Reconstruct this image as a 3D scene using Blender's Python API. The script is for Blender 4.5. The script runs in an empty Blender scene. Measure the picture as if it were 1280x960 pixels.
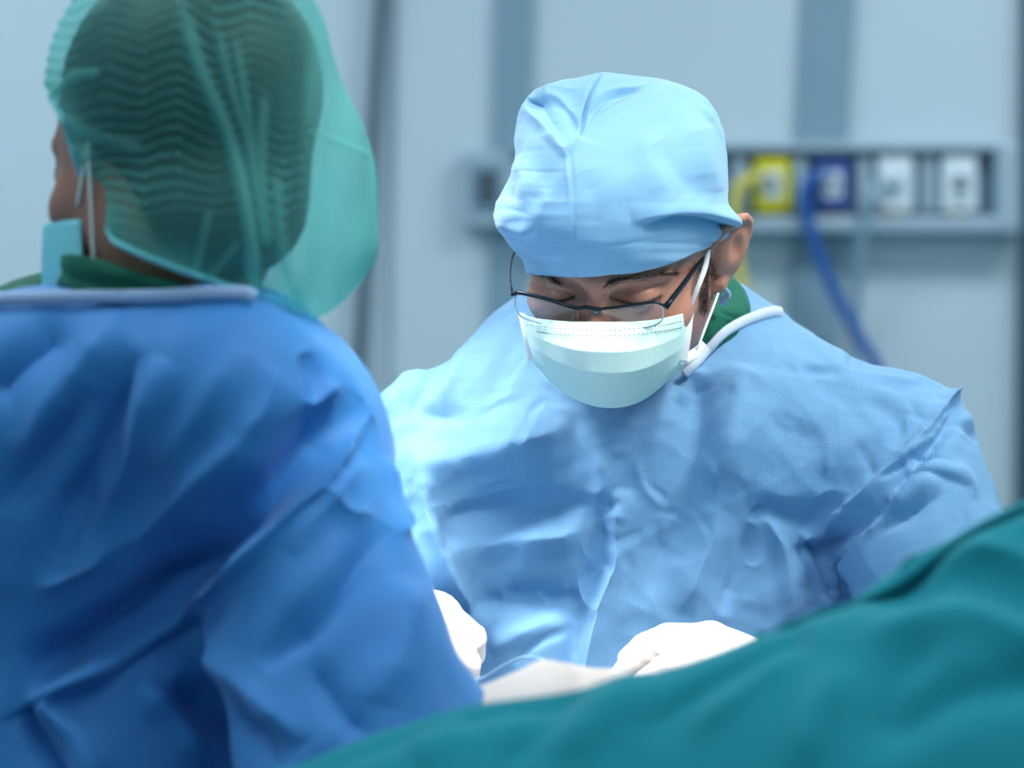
import bpy, bmesh, math, random
import numpy as np
from mathutils import Vector, Matrix

random.seed(7); rng = np.random.default_rng(7)
scene = bpy.context.scene
col = scene.collection

# ------------------------------------------------------------------ camera
FPX, HOR, CAMZ = 4000.0, 400.0, 1.40        # focal length in pixels (1280 wide), horizon row, camera height
cam = bpy.data.cameras.new('camera'); cam_o = bpy.data.objects.new('camera', cam); col.objects.link(cam_o)
cam.sensor_width = 36.0; cam.lens = FPX / 1280 * 36.0
cam.shift_y = -(480 - HOR) / 1280.0
cam_o.location = (0, 0, CAMZ); cam_o.rotation_euler = (math.pi / 2, 0, 0)
cam.clip_start = 0.05
cam.dof.use_dof = True; cam.dof.focus_distance = 2.53; cam.dof.aperture_fstop = 4.4
scene.camera = cam_o

# ------------------------------------------------------------------ view, world, lights
scene.view_settings.view_transform = 'Standard'; scene.view_settings.look = 'None'
scene.view_settings.gamma = 1.0; scene.view_settings.use_curve_mapping = False
scene.view_settings.exposure = 0.0
scene.cycles.use_denoising = True
scene.cycles.sample_clamp_indirect = 6.0
world = bpy.data.worlds.new('world'); scene.world = world; world.use_nodes = True
world.node_tree.nodes['Background'].inputs[0].default_value = (0.55, 0.75, 0.95, 1)
world.node_tree.nodes['Background'].inputs[1].default_value = 0.05

CEIL = 3.0
PANELS = [(-1.35, -0.6), (1.35, -0.6), (-1.35, 2.0), (1.35, 2.0), (-1.35, 4.6), (1.35, 4.6)]
PANEL_W = [7, 7, 13, 13, 27, 27]
for (lx, ly), w_ in zip(PANELS, PANEL_W):
    a = bpy.data.lights.new('ceiling_panel_light', 'AREA'); a.shape = 'RECTANGLE'; a.size = 1.2; a.size_y = 0.6
    a.energy = w_; a.color = (0.80, 0.93, 1.0)
    o = bpy.data.objects.new('ceiling_panel_light', a); col.objects.link(o); o.location = (lx, ly, CEIL - 0.035)
LAMPS = [((0.22, 1.70, 2.12), (-0.03, 2.44, 1.08), 135, 30.5), ((0.80, 2.05, 2.36), (0.14, 2.60, 1.27), 56, 36), ((-0.50, 2.30, 2.30), (-0.12, 2.58, 1.17), 215, 30)]
for lp, lt, w_, ang in LAMPS:
    s = bpy.data.lights.new('surgical_lamp_light', 'SPOT'); s.energy = w_; s.spot_size = math.radians(ang); s.spot_blend = 0.8
    s.shadow_soft_size = 0.20; s.color = (1.0, 0.985, 0.96)
    o = bpy.data.objects.new('surgical_lamp_light', s); col.objects.link(o); o.location = lp
    o.rotation_euler = (Vector(lt) - Vector(lp)).to_track_quat('-Z', 'Y').to_euler()

# ------------------------------------------------------------------ helpers: pixels, objects
def P(px, py, d):
    return np.array([(px - 640) / FPX * d, d, CAMZ + (HOR - py) / FPX * d])
def proj(V):
    d = V[:, 1]
    return 640 + V[:, 0] / d * FPX, HOR - (V[:, 2] - CAMZ) / d * FPX
def mesh_from(name, V, F):
    me = bpy.data.meshes.new(name)
    V = np.asarray(V, float); 
    if isinstance(F, np.ndarray):
        n, k = F.shape
        me.vertices.add(len(V)); me.vertices.foreach_set('co', V.astype(np.float32).ravel())
        me.loops.add(n * k); me.loops.foreach_set('vertex_index', F.astype(np.int32).ravel())
        me.polygons.add(n); me.polygons.foreach_set('loop_start', np.arange(0, n * k, k, dtype=np.int32))
        me.polygons.foreach_set('loop_total', np.full(n, k, np.int32))
        me.update(calc_edges=True); me.validate()
    else:
        me.from_pydata([tuple(v) for v in V], [], F); me.update()
    return me
def link(name, me, mat, parent=None, smooth=True):
    o = bpy.data.objects.new(name, me); col.objects.link(o)
    if mat is not None: me.materials.append(mat)
    if smooth: me.polygons.foreach_set('use_smooth', np.ones(len(me.polygons), bool)); me.update()
    if parent is not None: adopt(o, parent)
    return o
def adopt(o, parent):
    o.parent = parent
    m = Matrix.Identity(4); p = parent
    while p is not None:
        m = p.matrix_basis if p.parent is None else m
        p = p.parent
    o.matrix_parent_inverse = m.inverted() if parent.parent is None else Matrix.Identity(4)
def tag(o, label=None, cat=None, group=None, kind=None):
    if label: o['label'] = label
    if cat: o['category'] = cat
    if group: o['group'] = group
    if kind: o['kind'] = kind
    return o
def thing(name, loc, label, cat, group=None):
    o = bpy.data.objects.new(name, None); col.objects.link(o); o.location = loc; o.empty_display_size = 0.05
    o.matrix_basis = Matrix.Translation(Vector(loc))
    return tag(o, label, cat, group)
def box_me(name, c, s, bev=0.0, seg=2, shear=0.0):
    bm = bmesh.new(); bmesh.ops.create_cube(bm, size=1)
    for v in bm.verts: v.co = Vector((v.co.x * s[0], v.co.y * s[1], v.co.z * s[2]))
    if bev: bmesh.ops.bevel(bm, geom=list(bm.edges), offset=bev, segments=seg, affect='EDGES', profile=0.5)
    for v in bm.verts:
        v.co.x += shear * v.co.z
        v.co += Vector(c)
    me = bpy.data.meshes.new(name); bm.to_mesh(me); bm.free(); return me
def box(name, c, s, mat, parent=None, bev=0.0, shear=0.0):
    return link(name, box_me(name, c, s, bev, shear=shear), mat, parent, smooth=False)
def catmull(pts, n):
    pts = np.asarray(pts, float); k = len(pts)
    if k == 2: t = np.linspace(0, 1, n)[:, None]; return pts[0] * (1 - t) + pts[1] * t
    e = np.vstack([2 * pts[0] - pts[1], pts, 2 * pts[-1] - pts[-2]])
    u = np.linspace(0, k - 1 - 1e-9, n); i = u.astype(int); t = (u - i)[:, None]
    a, b, c, d = e[i], e[i + 1], e[i + 2], e[i + 3]
    return 0.5 * (2 * b + (c - a) * t + (2 * a - 5 * b + 4 * c - d) * t ** 2 + (3 * b - a - 3 * c + d) * t ** 3)
def tube_vf(pts, rad, sides=10, flat=1.0, up=None, caps=True):
    pts = np.asarray(pts, float); n = len(pts); rad = np.broadcast_to(np.asarray(rad, float), (n,))
    T = np.gradient(pts, axis=0); T /= np.linalg.norm(T, axis=1)[:, None] + 1e-12
    u = np.array(up if up is not None else (0, 0, 1.0)); 
    if abs(u @ T[0]) > 0.95: u = np.array((1.0, 0, 0))
    V = []
    for i in range(n):
        u = u - (u @ T[i]) * T[i]; u /= np.linalg.norm(u); w = np.cross(T[i], u)
        a = np.arange(sides) / sides * 2 * math.pi
        V.append(pts[i] + rad[i] * (np.cos(a)[:, None] * u * flat + np.sin(a)[:, None] * w))
    V = np.vstack(V); F = []
    for i in range(n - 1):
        for j in range(sides):
            k = (j + 1) % sides
            F.append((i * sides + j, i * sides + k, (i + 1) * sides + k, (i + 1) * sides + j))
    if caps:
        F.append(tuple(range(sides))[::-1]); F.append(tuple((n - 1) * sides + j for j in range(sides)))
    return V, F
def tube(name, pts, rad, mat, parent=None, sides=10, flat=1.0, up=None):
    V, F = tube_vf(pts, rad, sides, flat, up)
    return link(name, mesh_from(name, V, F), mat, parent)
def joined_vf(list_vf):
    V, F, n = [], [], 0
    for v, f in list_vf:
        V.append(v); F += [tuple(i + n for i in q) for q in f]; n += len(v)
    return np.vstack(V), F
def lathe_vf(prof, c, axis='z', sides=28):
    prof = np.asarray(prof, float); a = np.arange(sides) / sides * 2 * math.pi; V = []; F = []; n = len(prof)
    for r, h in prof:
        ring = np.stack([r * np.cos(a), r * np.sin(a), np.full(sides, h)], 1)
        if axis == 'y': ring = ring[:, [0, 2, 1]]
        V.append(ring + np.array(c))
    for i in range(n - 1):
        for j in range(sides):
            k = (j + 1) % sides; F.append((i * sides + j, i * sides + k, (i + 1) * sides + k, (i + 1) * sides + j))
    F.append(tuple(range(sides))[::-1]); F.append(tuple((n - 1) * sides + j for j in range(sides)))
    return np.vstack(V), F
def lathe(name, prof, c, mat, parent=None, axis='z', sides=28):
    V, F = lathe_vf(prof, c, axis, sides); return link(name, mesh_from(name, V, F), mat, parent)
def grid_faces(nu, nv, closed_u=False):
    i = np.arange(nu - (0 if closed_u else 1)); j = np.arange(nv - 1); I, J = np.meshgrid(i, j, indexing='ij'); I = I.ravel(); J = J.ravel()
    I2 = (I + 1) % nu
    return np.stack([I * nv + J, I2 * nv + J, I2 * nv + J + 1, I * nv + J + 1], 1)

# ------------------------------------------------------------------ helpers: implicit surfaces
def rot(p, y, r):
    p, y, r = np.radians([p, y, r])
    Rx = np.array([[1, 0, 0], [0, np.cos(p), -np.sin(p)], [0, np.sin(p), np.cos(p)]])
    Rz = np.array([[np.cos(y), -np.sin(y), 0], [np.sin(y), np.cos(y), 0], [0, 0, 1]])
    Ry = np.array([[np.cos(r), 0, np.sin(r)], [0, 1, 0], [-np.sin(r), 0, np.cos(r)]])
    return Rz @ Rx @ Ry
def ell(Q, c, r, R=None):
    q = Q - np.asarray(c, np.float32)
    if R is not None: q = q @ np.asarray(R, np.float32)
    r = np.asarray(r, np.float32)
    k0 = np.sqrt(((q / r) ** 2).sum(1)); k1 = np.sqrt(((q / (r * r)) ** 2).sum(1)) + 1e-9
    return k0 * (k0 - 1) / k1
def cone(Q, a, b, ra, rb):
    a = np.asarray(a, np.float32); b = np.asarray(b, np.float32); ab = b - a
    q = Q - a; t = np.clip(q @ ab / (ab @ ab + 1e-12), 0, 1)
    return np.sqrt(((q - t[:, None] * ab) ** 2).sum(1)) - (ra + (rb - ra) * t)
def smin(a, b, k):
    h = np.clip(0.5 + 0.5 * (b - a) / k, 0, 1)
    return b + (a - b) * h - k * h * (1 - h)
def smax(a, b, k): return -smin(-a, -b, k)
def axis_pts(*spans):
    """spans: (start, end, step) in order -> one increasing coordinate list with varying step"""
    out = []
    for s, e, h in spans:
        n = max(1, int(round((e - s) / h))); out.append(np.linspace(s, e, n, endpoint=False))
    out.append([spans[-1][1]]); return np.concatenate(out).astype(np.float32)
def nets(f, xs, ys, zs):
    nx, ny, nz = len(xs), len(ys), len(zs)
    # sample coarsely first, then only near the surface
    k = 5; ci = [np.unique(np.append(np.arange(0, n, k), n - 1)) for n in (nx, ny, nz)]
    C = [a_[i] for a_, i in zip((xs, ys, zs), ci)]
    def ev(ix, iy, iz):
        out = np.empty(len(ix), np.float32)
        for a in range(0, len(ix), 400000):
            e = slice(a, a + 400000); out[e] = f(np.stack([xs[ix[e]], ys[iy[e]], zs[iz[e]]], 1).astype(np.float32))
        return out
    G = np.meshgrid(*ci, indexing='ij'); Dc = ev(*[g.ravel() for g in G]).reshape(G[0].shape)
    cs = [len(c_) - 1 for c_ in ci]; mn = np.full(cs, 1e9, np.float32); sg = np.zeros(cs, np.int8)
    for a in (0, 1):
        for b in (0, 1):
            for c in (0, 1):
                v = Dc[a:cs[0] + a, b:cs[1] + b, c:cs[2] + c]; mn = np.minimum(mn, np.abs(v)); sg += (v < 0)
    dg = np.sqrt(np.diff(C[0])[:, None, None] ** 2 + np.diff(C[1])[None, :, None] ** 2 + np.diff(C[2])[None, None, :] ** 2)
    near = (mn < dg * 0.75 + .002) | ((sg > 0) & (sg < 8))
    wid = [np.diff(i) for i in ci]
    def spread_(A):
        for ax in range(3): A = np.repeat(A, wid[ax], axis=ax)
        return A
    nf = spread_(near); sf = spread_(Dc[:-1, :-1, :-1]); D = np.pad(sf, ((0, 1),) * 3, mode='edge').copy()
    pm = np.zeros((nx, ny, nz), bool)
    for a in (0, 1):
        for b in (0, 1):
            for c in (0, 1): pm[a:nx - 1 + a, b:ny - 1 + b, c:nz - 1 + c] |= nf
    I = np.nonzero(pm); D[I] = ev(*I)
    S = D < 0
    cnt = np.zeros((nx - 1, ny - 1, nz - 1), np.int8)
    for a in (0, 1):
        for b in (0, 1):
            for c in (0, 1): cnt += S[a:nx - 1 + a, b:ny - 1 + b, c:nz - 1 + c]
    act = (cnt > 0) & (cnt < 8); ijk = np.argwhere(act); idx = np.full(act.shape, -1, np.int64); idx[act] = np.arange(len(ijk))
    acc = np.zeros((len(ijk), 3)); num = np.zeros(len(ijk)); AX = (xs, ys, zs)
    for ax in range(3):
        o1, o2 = [k for k in range(3) if k != ax]
        for a in (0, 1):
            for b in (0, 1):
                p0 = ijk.copy(); p0[:, o1] += a; p0[:, o2] += b; p1 = p0.copy(); p1[:, ax] += 1
                d0 = D[p0[:, 0], p0[:, 1], p0[:, 2]]; d1 = D[p1[:, 0], p1[:, 1], p1[:, 2]]
                m = (d0 < 0) != (d1 < 0); t = np.where(m, d0 / np.where(m, d0 - d1, 1), 0)
                pt = np.stack([AX[k][p0[:, k]] for k in range(3)], 1).astype(float)
                e = AX[ax][p1[:, ax]] - AX[ax][p0[:, ax]]; pt[:, ax] += t * e
                acc[m] += pt[m]; num[m] += 1
    V = acc / num[:, None]; Fs = []
    for ax in range(3):
        o1, o2 = (ax + 1) % 3, (ax + 2) % 3
        sl0 = [slice(None)] * 3; sl1 = [slice(None)] * 3; sl0[ax] = slice(0, -1); sl1[ax] = slice(1, None)
        A = S[tuple(sl0)]; B = S[tuple(sl1)]; e = np.argwhere(A != B)
        e = e[(e[:, o1] > 0) & (e[:, o2] > 0) & (e[:, o1] < D.shape[o1] - 1) & (e[:, o2] < D.shape[o2] - 1)]
        inside = A[e[:, 0], e[:, 1], e[:, 2]]; q = []
        for a, b in ((-1, -1), (0, -1), (0, 0), (-1, 0)):
            k = e.copy(); k[:, o1] += a; k[:, o2] += b; q.append(idx[k[:, 0], k[:, 1], k[:, 2]])
        q = np.stack(q, 1); q[~inside] = q[~inside][:, ::-1]; Fs.append(q)
    return V, np.vstack(Fs)
def vnormals(V, F):
    n = np.cross(V[F[:, 2]] - V[F[:, 0]], V[F[:, 3]] - V[F[:, 1]]); N = np.zeros_like(V)
    for k in range(4):
        for c in range(3): N[:, c] += np.bincount(F[:, k], n[:, c], len(V))
    return N / (np.linalg.norm(N, axis=1)[:, None] + 1e-12)
def relax(V, F, it, w=0.5):
    for _ in range(it):
        A = np.zeros_like(V); C = np.zeros(len(V))
        for k in range(4):
            for o in (1, 3):
                C += np.bincount(F[:, k], minlength=len(V))
                for c in range(3): A[:, c] += np.bincount(F[:, k], V[F[:, (k + o) % 4], c], len(V))
        V = V * (1 - w) + w * A / np.maximum(C, 1)[:, None]
    return V
def subdivide(V, F, lv):
    """Catmull-Clark on a closed quad mesh"""
    for _ in range(lv):
        n = len(V); fp = V[F].mean(1)
        h = np.stack([F, np.roll(F, -1, 1)], 2).reshape(-1, 2); key = np.minimum(h[:, 0], h[:, 1]).astype(np.int64) * n + np.maximum(h[:, 0], h[:, 1])
        u, inv = np.unique(key, return_inverse=True); ea, eb = u // n, u % n; fo = np.repeat(np.arange(len(F)), 4)
        cnt = np.bincount(inv, minlength=len(u)); fs = np.stack([np.bincount(inv, fp[fo, c], len(u)) for c in range(3)], 1)
        mid = (V[ea] + V[eb]) / 2; ep = np.where((cnt == 2)[:, None], (V[ea] + V[eb] + fs) / 4, mid)
        val = np.bincount(F.ravel(), minlength=n); fv = np.stack([np.bincount(F.ravel(), fp[fo, c], n) for c in range(3)], 1) / np.maximum(val, 1)[:, None]
        ne = np.bincount(ea, minlength=n) + np.bincount(eb, minlength=n)
        rv = np.stack([np.bincount(ea, mid[:, c], n) + np.bincount(eb, mid[:, c], n) for c in range(3)], 1) / np.maximum(ne, 1)[:, None]
        k = np.maximum(val, 3)[:, None]; nv = (fv + 2 * rv + (k - 3) * V) / k
        E_ = inv.reshape(-1, 4) + n; C_ = np.arange(len(F)) + n + len(u)
        V = np.vstack([nv, ep, fp])
        F = np.concatenate([np.stack([F[:, k_], E_[:, k_], C_, E_[:, k_ - 1]], 1) for k_ in range(4)])
    return V, F

# ------------------------------------------------------------------ helpers: sculpting brushes
def polydist(x, y, pts):
    """distance, signed side and arc fraction of points to a polyline"""
    best = np.full(len(x), 1e9); side = np.zeros(len(x)); perp = np.zeros(len(x)); arc = np.zeros(len(x))
    seg = np.linalg.norm(np.diff(pts, axis=0), axis=1); cum = np.concatenate([[0], np.cumsum(seg)])
    for i in range(len(pts) - 1):
        a, b = pts[i], pts[i + 1]; ab = b - a; L2 = ab @ ab + 1e-9
        qx, qy = x - a[0], y - a[1]; t = np.clip((qx * ab[0] + qy * ab[1]) / L2, 0, 1)
        d = np.hypot(qx - t * ab[0], qy - t * ab[1]); cr = (ab[0] * qy - ab[1] * qx) / math.sqrt(L2); m = (d < best - 1e-6) | ((d < best + 1e-6) & (np.abs(cr) > perp))
        best[m] = d[m]; side[m] = np.sign(cr)[m]; perp[m] = np.abs(cr)[m]; arc[m] = ((cum[i] + t * seg[i]) / cum[-1])[m]
    return best, side, arc
def folds(V, F, fl, facing=True, scale=1.0, power=2.0):
    """fl: list of (points, width on the right of travel, width on the left, height in mm[, taper at start, at end])"""
    N = relax(vnormals(V, F), F, 4, .6); N /= np.linalg.norm(N, axis=1)[:, None] + 1e-12; x, y = proj(V)
    view = V - np.array([0, 0, CAMZ]); view /= np.linalg.norm(view, axis=1)[:, None]
    w = np.clip(-(N * view).sum(1) / 0.25 + 0.2, 0, 1) if facing else np.ones(len(V))
    disp = np.zeros(len(V))
    for fd in fl:
        pts, wr, wl, amp = fd[:4]; amp = max(-1.5 * min(wr, wl), min(1.5 * min(wr, wl), amp)); ts = fd[4] if len(fd) > 4 else 0.25; te = fd[5] if len(fd) > 5 else 0.25
        pts = np.array(pts, float) if len(fd) > 6 else catmull(pts, max(2, 5 * len(pts)) if len(pts) > 2 else 2); m = 3.2 * max(wr, wl)
        lo, hi = pts.min(0) - m, pts.max(0) + m
        s = np.where((x > lo[0]) & (x < hi[0]) & (y > lo[1]) & (y < hi[1]) & (w > 0))[0]
        if not len(s): continue
        d, sd, a = polydist(x[s], y[s], pts)
        ww = np.where(sd > 0, wr, wl); h = np.exp(-(d / ww) ** power)
        tp = np.ones(len(s))
        if ts > 0: tp *= np.clip(a / ts, 0, 1) ** 0.8
        if te > 0: tp *= np.clip((1 - a) / te, 0, 1) ** 0.8
        disp[s] += amp * 0.001 * h * tp
    return V + N * (disp * w * scale)[:, None]
def grab(V, gl):
    x, y = proj(V); k = V[:, 1] / FPX
    for px, py, dx, dy, r in gl:
        h = np.exp(-((x - px) ** 2 + (y - py) ** 2) / r ** 2)
        V = V + np.stack([dx * h * k, 0 * h, -dy * h * k], 1)
    return V
def ripple(V, F, amp, freqs, seed=0, ridged=False):
    r = np.random.default_rng(seed); N = relax(vnormals(V, F), F, 2, .6); s = np.zeros(len(V))
    for f, n in freqs:
        for _ in range(n):
            k = r.normal(size=3); k *= f / np.linalg.norm(k); ph = r.uniform(0, 6.28)
            k2 = r.normal(size=3) * f * 0.4
            w = np.sin(V @ k + ph + 1.3 * np.sin(V @ k2)); s += ((1 - 2 * np.abs(w) ** .8) if ridged else w) / f / n
    return V + N * (amp * s)[:, None]

# ------------------------------------------------------------------ materials
def mat(name, color, rough=0.6, metal=0.0, var=0.0, vscale=8.0, bump=0.0, bscale=60.0, sheen=0.0, sss=0.0, spec=0.5, emit=None, estr=1.0):
    m = bpy.data.materials.new(name); m.use_nodes = True; nt = m.node_tree; b = nt.nodes['Principled BSDF']
    b.inputs['Base Color'].default_value = (*color, 1); b.inputs['Roughness'].default_value = rough; b.inputs['Metallic'].default_value = metal
    b.inputs['Specular IOR Level'].default_value = spec
    if sheen: b.inputs['Sheen Weight'].default_value = sheen
    if sss:
        b.inputs['Subsurface Weight'].default_value = sss; b.inputs['Subsurface Radius'].default_value = (0.012, 0.004, 0.002); b.inputs['Subsurface Scale'].default_value = 0.5
    tc = nt.nodes.new('ShaderNodeTexCoord')
    if var:
        n = nt.nodes.new('ShaderNodeTexNoise'); n.inputs['Scale'].default_value = vscale; n.inputs['Detail'].default_value = 4
        nt.links.new(tc.outputs['Object'], n.inputs['Vector'])
        mx = nt.nodes.new('ShaderNodeMix'); mx.data_type = 'RGBA'
        mx.inputs[6].default_value = (*[c * (1 - var) for c in color], 1); mx.inputs[7].default_value = (*[min(1, c * (1 + var)) for c in color], 1)
        nt.links.new(n.outputs['Fac'], mx.inputs[0]); nt.links.new(mx.outputs[2], b.inputs['Base Color'])
    if bump:
        n = nt.nodes.new('ShaderNodeTexNoise'); n.inputs['Scale'].default_value = bscale; n.inputs['Detail'].default_value = 3
        nt.links.new(tc.outputs['Object'], n.inputs['Vector'])
        bp = nt.nodes.new('ShaderNodeBump'); bp.inputs['Strength'].default_value = bump; bp.inputs['Distance'].default_value = 0.004
        nt.links.new(n.outputs['Fac'], bp.inputs['Height']); nt.links.new(bp.outputs['Normal'], b.inputs['Normal'])
    if emit:
        b.inputs['Emission Color'].default_value = (*emit, 1); b.inputs['Emission Strength'].default_value = estr
    return m
def s2l(r, g, b):
    return tuple((c / 255 / 12.92 if c / 255 <= 0.04045 else ((c / 255 + 0.055) / 1.055) ** 2.4) for c in (r, g, b))
def weave(m, pitch, strength, dist=0.0004, colour=0.0):
    """embossed dot grid of non-woven cloth: two crossing sine waves as fine relief"""
    nt = m.node_tree; b = nt.nodes['Principled BSDF']; tc = nt.nodes.new('ShaderNodeTexCoord')
    sep = nt.nodes.new('ShaderNodeSeparateXYZ'); nt.links.new(tc.outputs['Object'], sep.inputs[0])
    def math_(op, a, b_):
        n = nt.nodes.new('ShaderNodeMath'); n.operation = op
        for i, v in enumerate((a, b_)):
            if v is None: continue
            if isinstance(v, (int, float)): n.inputs[i].default_value = v
            else: nt.links.new(v, n.inputs[i])
        return n.outputs[0]
    k = 2 * math.pi / pitch
    u = math_('ADD', sep.outputs[0], sep.outputs[2]); v = math_('SUBTRACT', sep.outputs[0], sep.outputs[2])
    h = math_('MULTIPLY', math_('SINE', math_('MULTIPLY', u, k), None), math_('SINE', math_('MULTIPLY', v, k), None))
    bp = nt.nodes.new('ShaderNodeBump'); bp.inputs['Strength'].default_value = strength; bp.inputs['Distance'].default_value = dist
    old = b.inputs['Normal'].links[0].from_socket if b.inputs['Normal'].links else None
    if old: nt.links.new(old, bp.inputs['Normal'])
    nt.links.new(h, bp.inputs['Height']); nt.links.new(bp.outputs['Normal'], b.inputs['Normal'])
M = {}
M['wall'] = mat('wall_paint', s2l(196, 214, 222), 0.55, var=0.02, vscale=2)
M['ceiling'] = mat('ceiling_paint', s2l(225, 232, 236), 0.8)
M['floor'] = mat('floor_vinyl', s2l(120, 150, 160), 0.35, var=0.08, vscale=14)
M['strip'] = mat('grey_wall_strip', s2l(128, 158, 176), 0.5, var=0.03)
M['steel_dark'] = mat('dark_steel', s2l(66, 92, 110), 0.4, 0.3)
M['rail'] = mat('rail_aluminium', s2l(165, 186, 200), 0.45, 0.1)
M['rail_dark'] = mat('rail_recess_grey', s2l(110, 136, 156), 0.55)
M['white_plastic'] = mat('white_plastic', s2l(228, 238, 244), 0.4)
M['grey_plastic'] = mat('grey_plastic', s2l(70, 85, 100), 0.5)
M['yellow'] = mat('yellow_plastic', s2l(226, 214, 12), 0.4)
M['yellow_hose'] = mat('yellow_hose', s2l(232, 214, 96), 0.45)
M['blue'] = mat('blue_plastic', s2l(22, 66, 150), 0.4)
M['blue_hose'] = mat('blue_hose', s2l(36, 96, 176), 0.45)
M['grey_hose'] = mat('pale_hose', s2l(150, 184, 204), 0.4)
M['brass'] = mat('brass', s2l(176, 150, 90), 0.35, 0.7)
M['chrome'] = mat('chrome', s2l(190, 200, 206), 0.2, 0.9)
M['lamp_white'] = mat('lamp_enamel', s2l(235, 238, 240), 0.3)
M['lamp_glow'] = mat('lamp_glow', (1, 1, 1), 0.4, emit=(1, 0.98, 0.95), estr=4)
M['panel_glow'] = mat('panel_glow', (1, 1, 1), 0.4, emit=(0.85, 0.95, 1), estr=2.5)
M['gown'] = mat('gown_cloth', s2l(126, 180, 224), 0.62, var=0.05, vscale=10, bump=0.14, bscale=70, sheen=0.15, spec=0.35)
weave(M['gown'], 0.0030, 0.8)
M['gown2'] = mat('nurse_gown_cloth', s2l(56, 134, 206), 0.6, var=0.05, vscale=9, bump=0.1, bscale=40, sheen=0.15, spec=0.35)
M['binding'] = mat('white_binding', s2l(214, 226, 240), 0.7)
M['binding2'] = mat('pale_blue_binding', s2l(160, 188, 226), 0.7)
M['cap'] = mat('cap_cloth', s2l(150, 202, 238), 0.7, var=0.03, vscale=14, bump=0.05, bscale=120, sheen=0.3, spec=0.25)
weave(M['cap'], 0.0016, 0.25, 0.0002)
M['scrub'] = mat('green_scrub', s2l(12, 104, 82), 0.8, var=0.12, vscale=40, bump=0.15, bscale=90)
M['mask'] = mat('mask_cloth', s2l(216, 248, 239), 0.75, var=0.03, vscale=30, bump=0.08, bscale=200, sss=0.0)
M['mask_white'] = mat('mask_white', s2l(240, 247, 248), 0.75)
M['mask_blue'] = mat('mask_blue', s2l(120, 205, 216), 0.75)
M['glove'] = mat('latex_glove', s2l(218, 208, 200), 0.4, var=0.02, vscale=60, bump=0.06, bscale=160)
M['drape'] = mat('green_drape', s2l(0, 136, 152), 0.8, var=0.05, vscale=12, bump=0.06, bscale=60, sheen=0.1, spec=0.25)
M['suture'] = mat('suture', s2l(190, 236, 250), 0.4)
M['hair'] = mat('black_hair', s2l(20, 24, 28), 0.5, var=0.3, vscale=90)
M['brow'] = mat('dark_brown_hair', s2l(58, 42, 38), 0.6)
M['skin'] = mat('skin', s2l(196, 138, 116), 0.45, var=0.08, vscale=60, bump=0.12, bscale=420, sss=0.15, spec=0.45)
M['skin2'] = mat('nurse_skin_shaded', s2l(150, 106, 90), 0.5, var=0.06, vscale=40, sss=0.1)  # skin tone lowered, the shade on the nurse is put into the colour
M['frame'] = mat('dark_frame', s2l(26, 38, 48), 0.3, 0.5)
M['frame_silver'] = mat('silver_wire', s2l(205, 212, 218), 0.22, 0.9)
M['trousers'] = M['scrub']
M['shoe'] = mat('white_clog', s2l(220, 224, 226), 0.5)
def glass_mat():
    m = bpy.data.materials.new('lens_glass'); m.use_nodes = True; nt = m.node_tree; nt.nodes.clear()
    o = nt.nodes.new('ShaderNodeOutputMaterial'); t = nt.nodes.new('ShaderNodeBsdfTransparent'); g = nt.nodes.new('ShaderNodeBsdfGlossy')
    g.inputs['Roughness'].default_value = 0.25; t.inputs[0].default_value = (0.93, 0.95, 0.97, 1)
    d = nt.nodes.new('ShaderNodeBsdfDiffuse'); d.inputs[0].default_value = (0.8, 0.85, 0.9, 1)
    x = nt.nodes.new('ShaderNodeMixShader'); x.inputs[0].default_value = 0.10
    x2 = nt.nodes.new('ShaderNodeMixShader'); x2.inputs[0].default_value = 0.10
    nt.links.new(t.outputs[0], x.inputs[1]); nt.links.new(g.outputs[0], x.inputs[2]); nt.links.new(x.outputs[0], x2.inputs[1]); nt.links.new(d.outputs[0], x2.inputs[2])
    nt.links.new(x2.outputs[0], o.inputs[0]); return m
M['lens'] = glass_mat()
def veil_mat(name, color, cover):
    """thin see-through non-woven: part of the light passes, the rest is scattered on both sides"""
    m = bpy.data.materials.new(name); m.use_nodes = True; nt = m.node_tree; nt.nodes.clear()
    o = nt.nodes.new('ShaderNodeOutputMaterial'); t = nt.nodes.new('ShaderNodeBsdfTransparent'); d = nt.nodes.new('ShaderNodeBsdfDiffuse'); l = nt.nodes.new('ShaderNodeBsdfTranslucent')
    d.inputs[0].default_value = (*color, 1); l.inputs[0].default_value = (*color, 1); t.inputs[0].default_value = (0.72, 0.95, 0.92, 1)
    a = nt.nodes.new('ShaderNodeMixShader'); a.inputs[0].default_value = 0.45
    nt.links.new(d.outputs[0], a.inputs[1]); nt.links.new(l.outputs[0], a.inputs[2])
    b = nt.nodes.new('ShaderNodeMixShader'); nt.links.new(t.outputs[0], b.inputs[1]); nt.links.new(a.outputs[0], b.inputs[2])
    at = nt.nodes.new('ShaderNodeAttribute'); at.attribute_name = 'gather'
    mr = nt.nodes.new('ShaderNodeMapRange'); mr.inputs[3].default_value = cover[0]; mr.inputs[4].default_value = cover[1]
    nt.links.new(at.outputs['Fac'], mr.inputs[0]); nt.links.new(mr.outputs[0], b.inputs[0])
    nt.links.new(b.outputs[0], o.inputs[0]); return m
M['bouffant'] = veil_mat('bouffant_cap_cloth', s2l(128, 218, 210), (0.17, 0.97))

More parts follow.
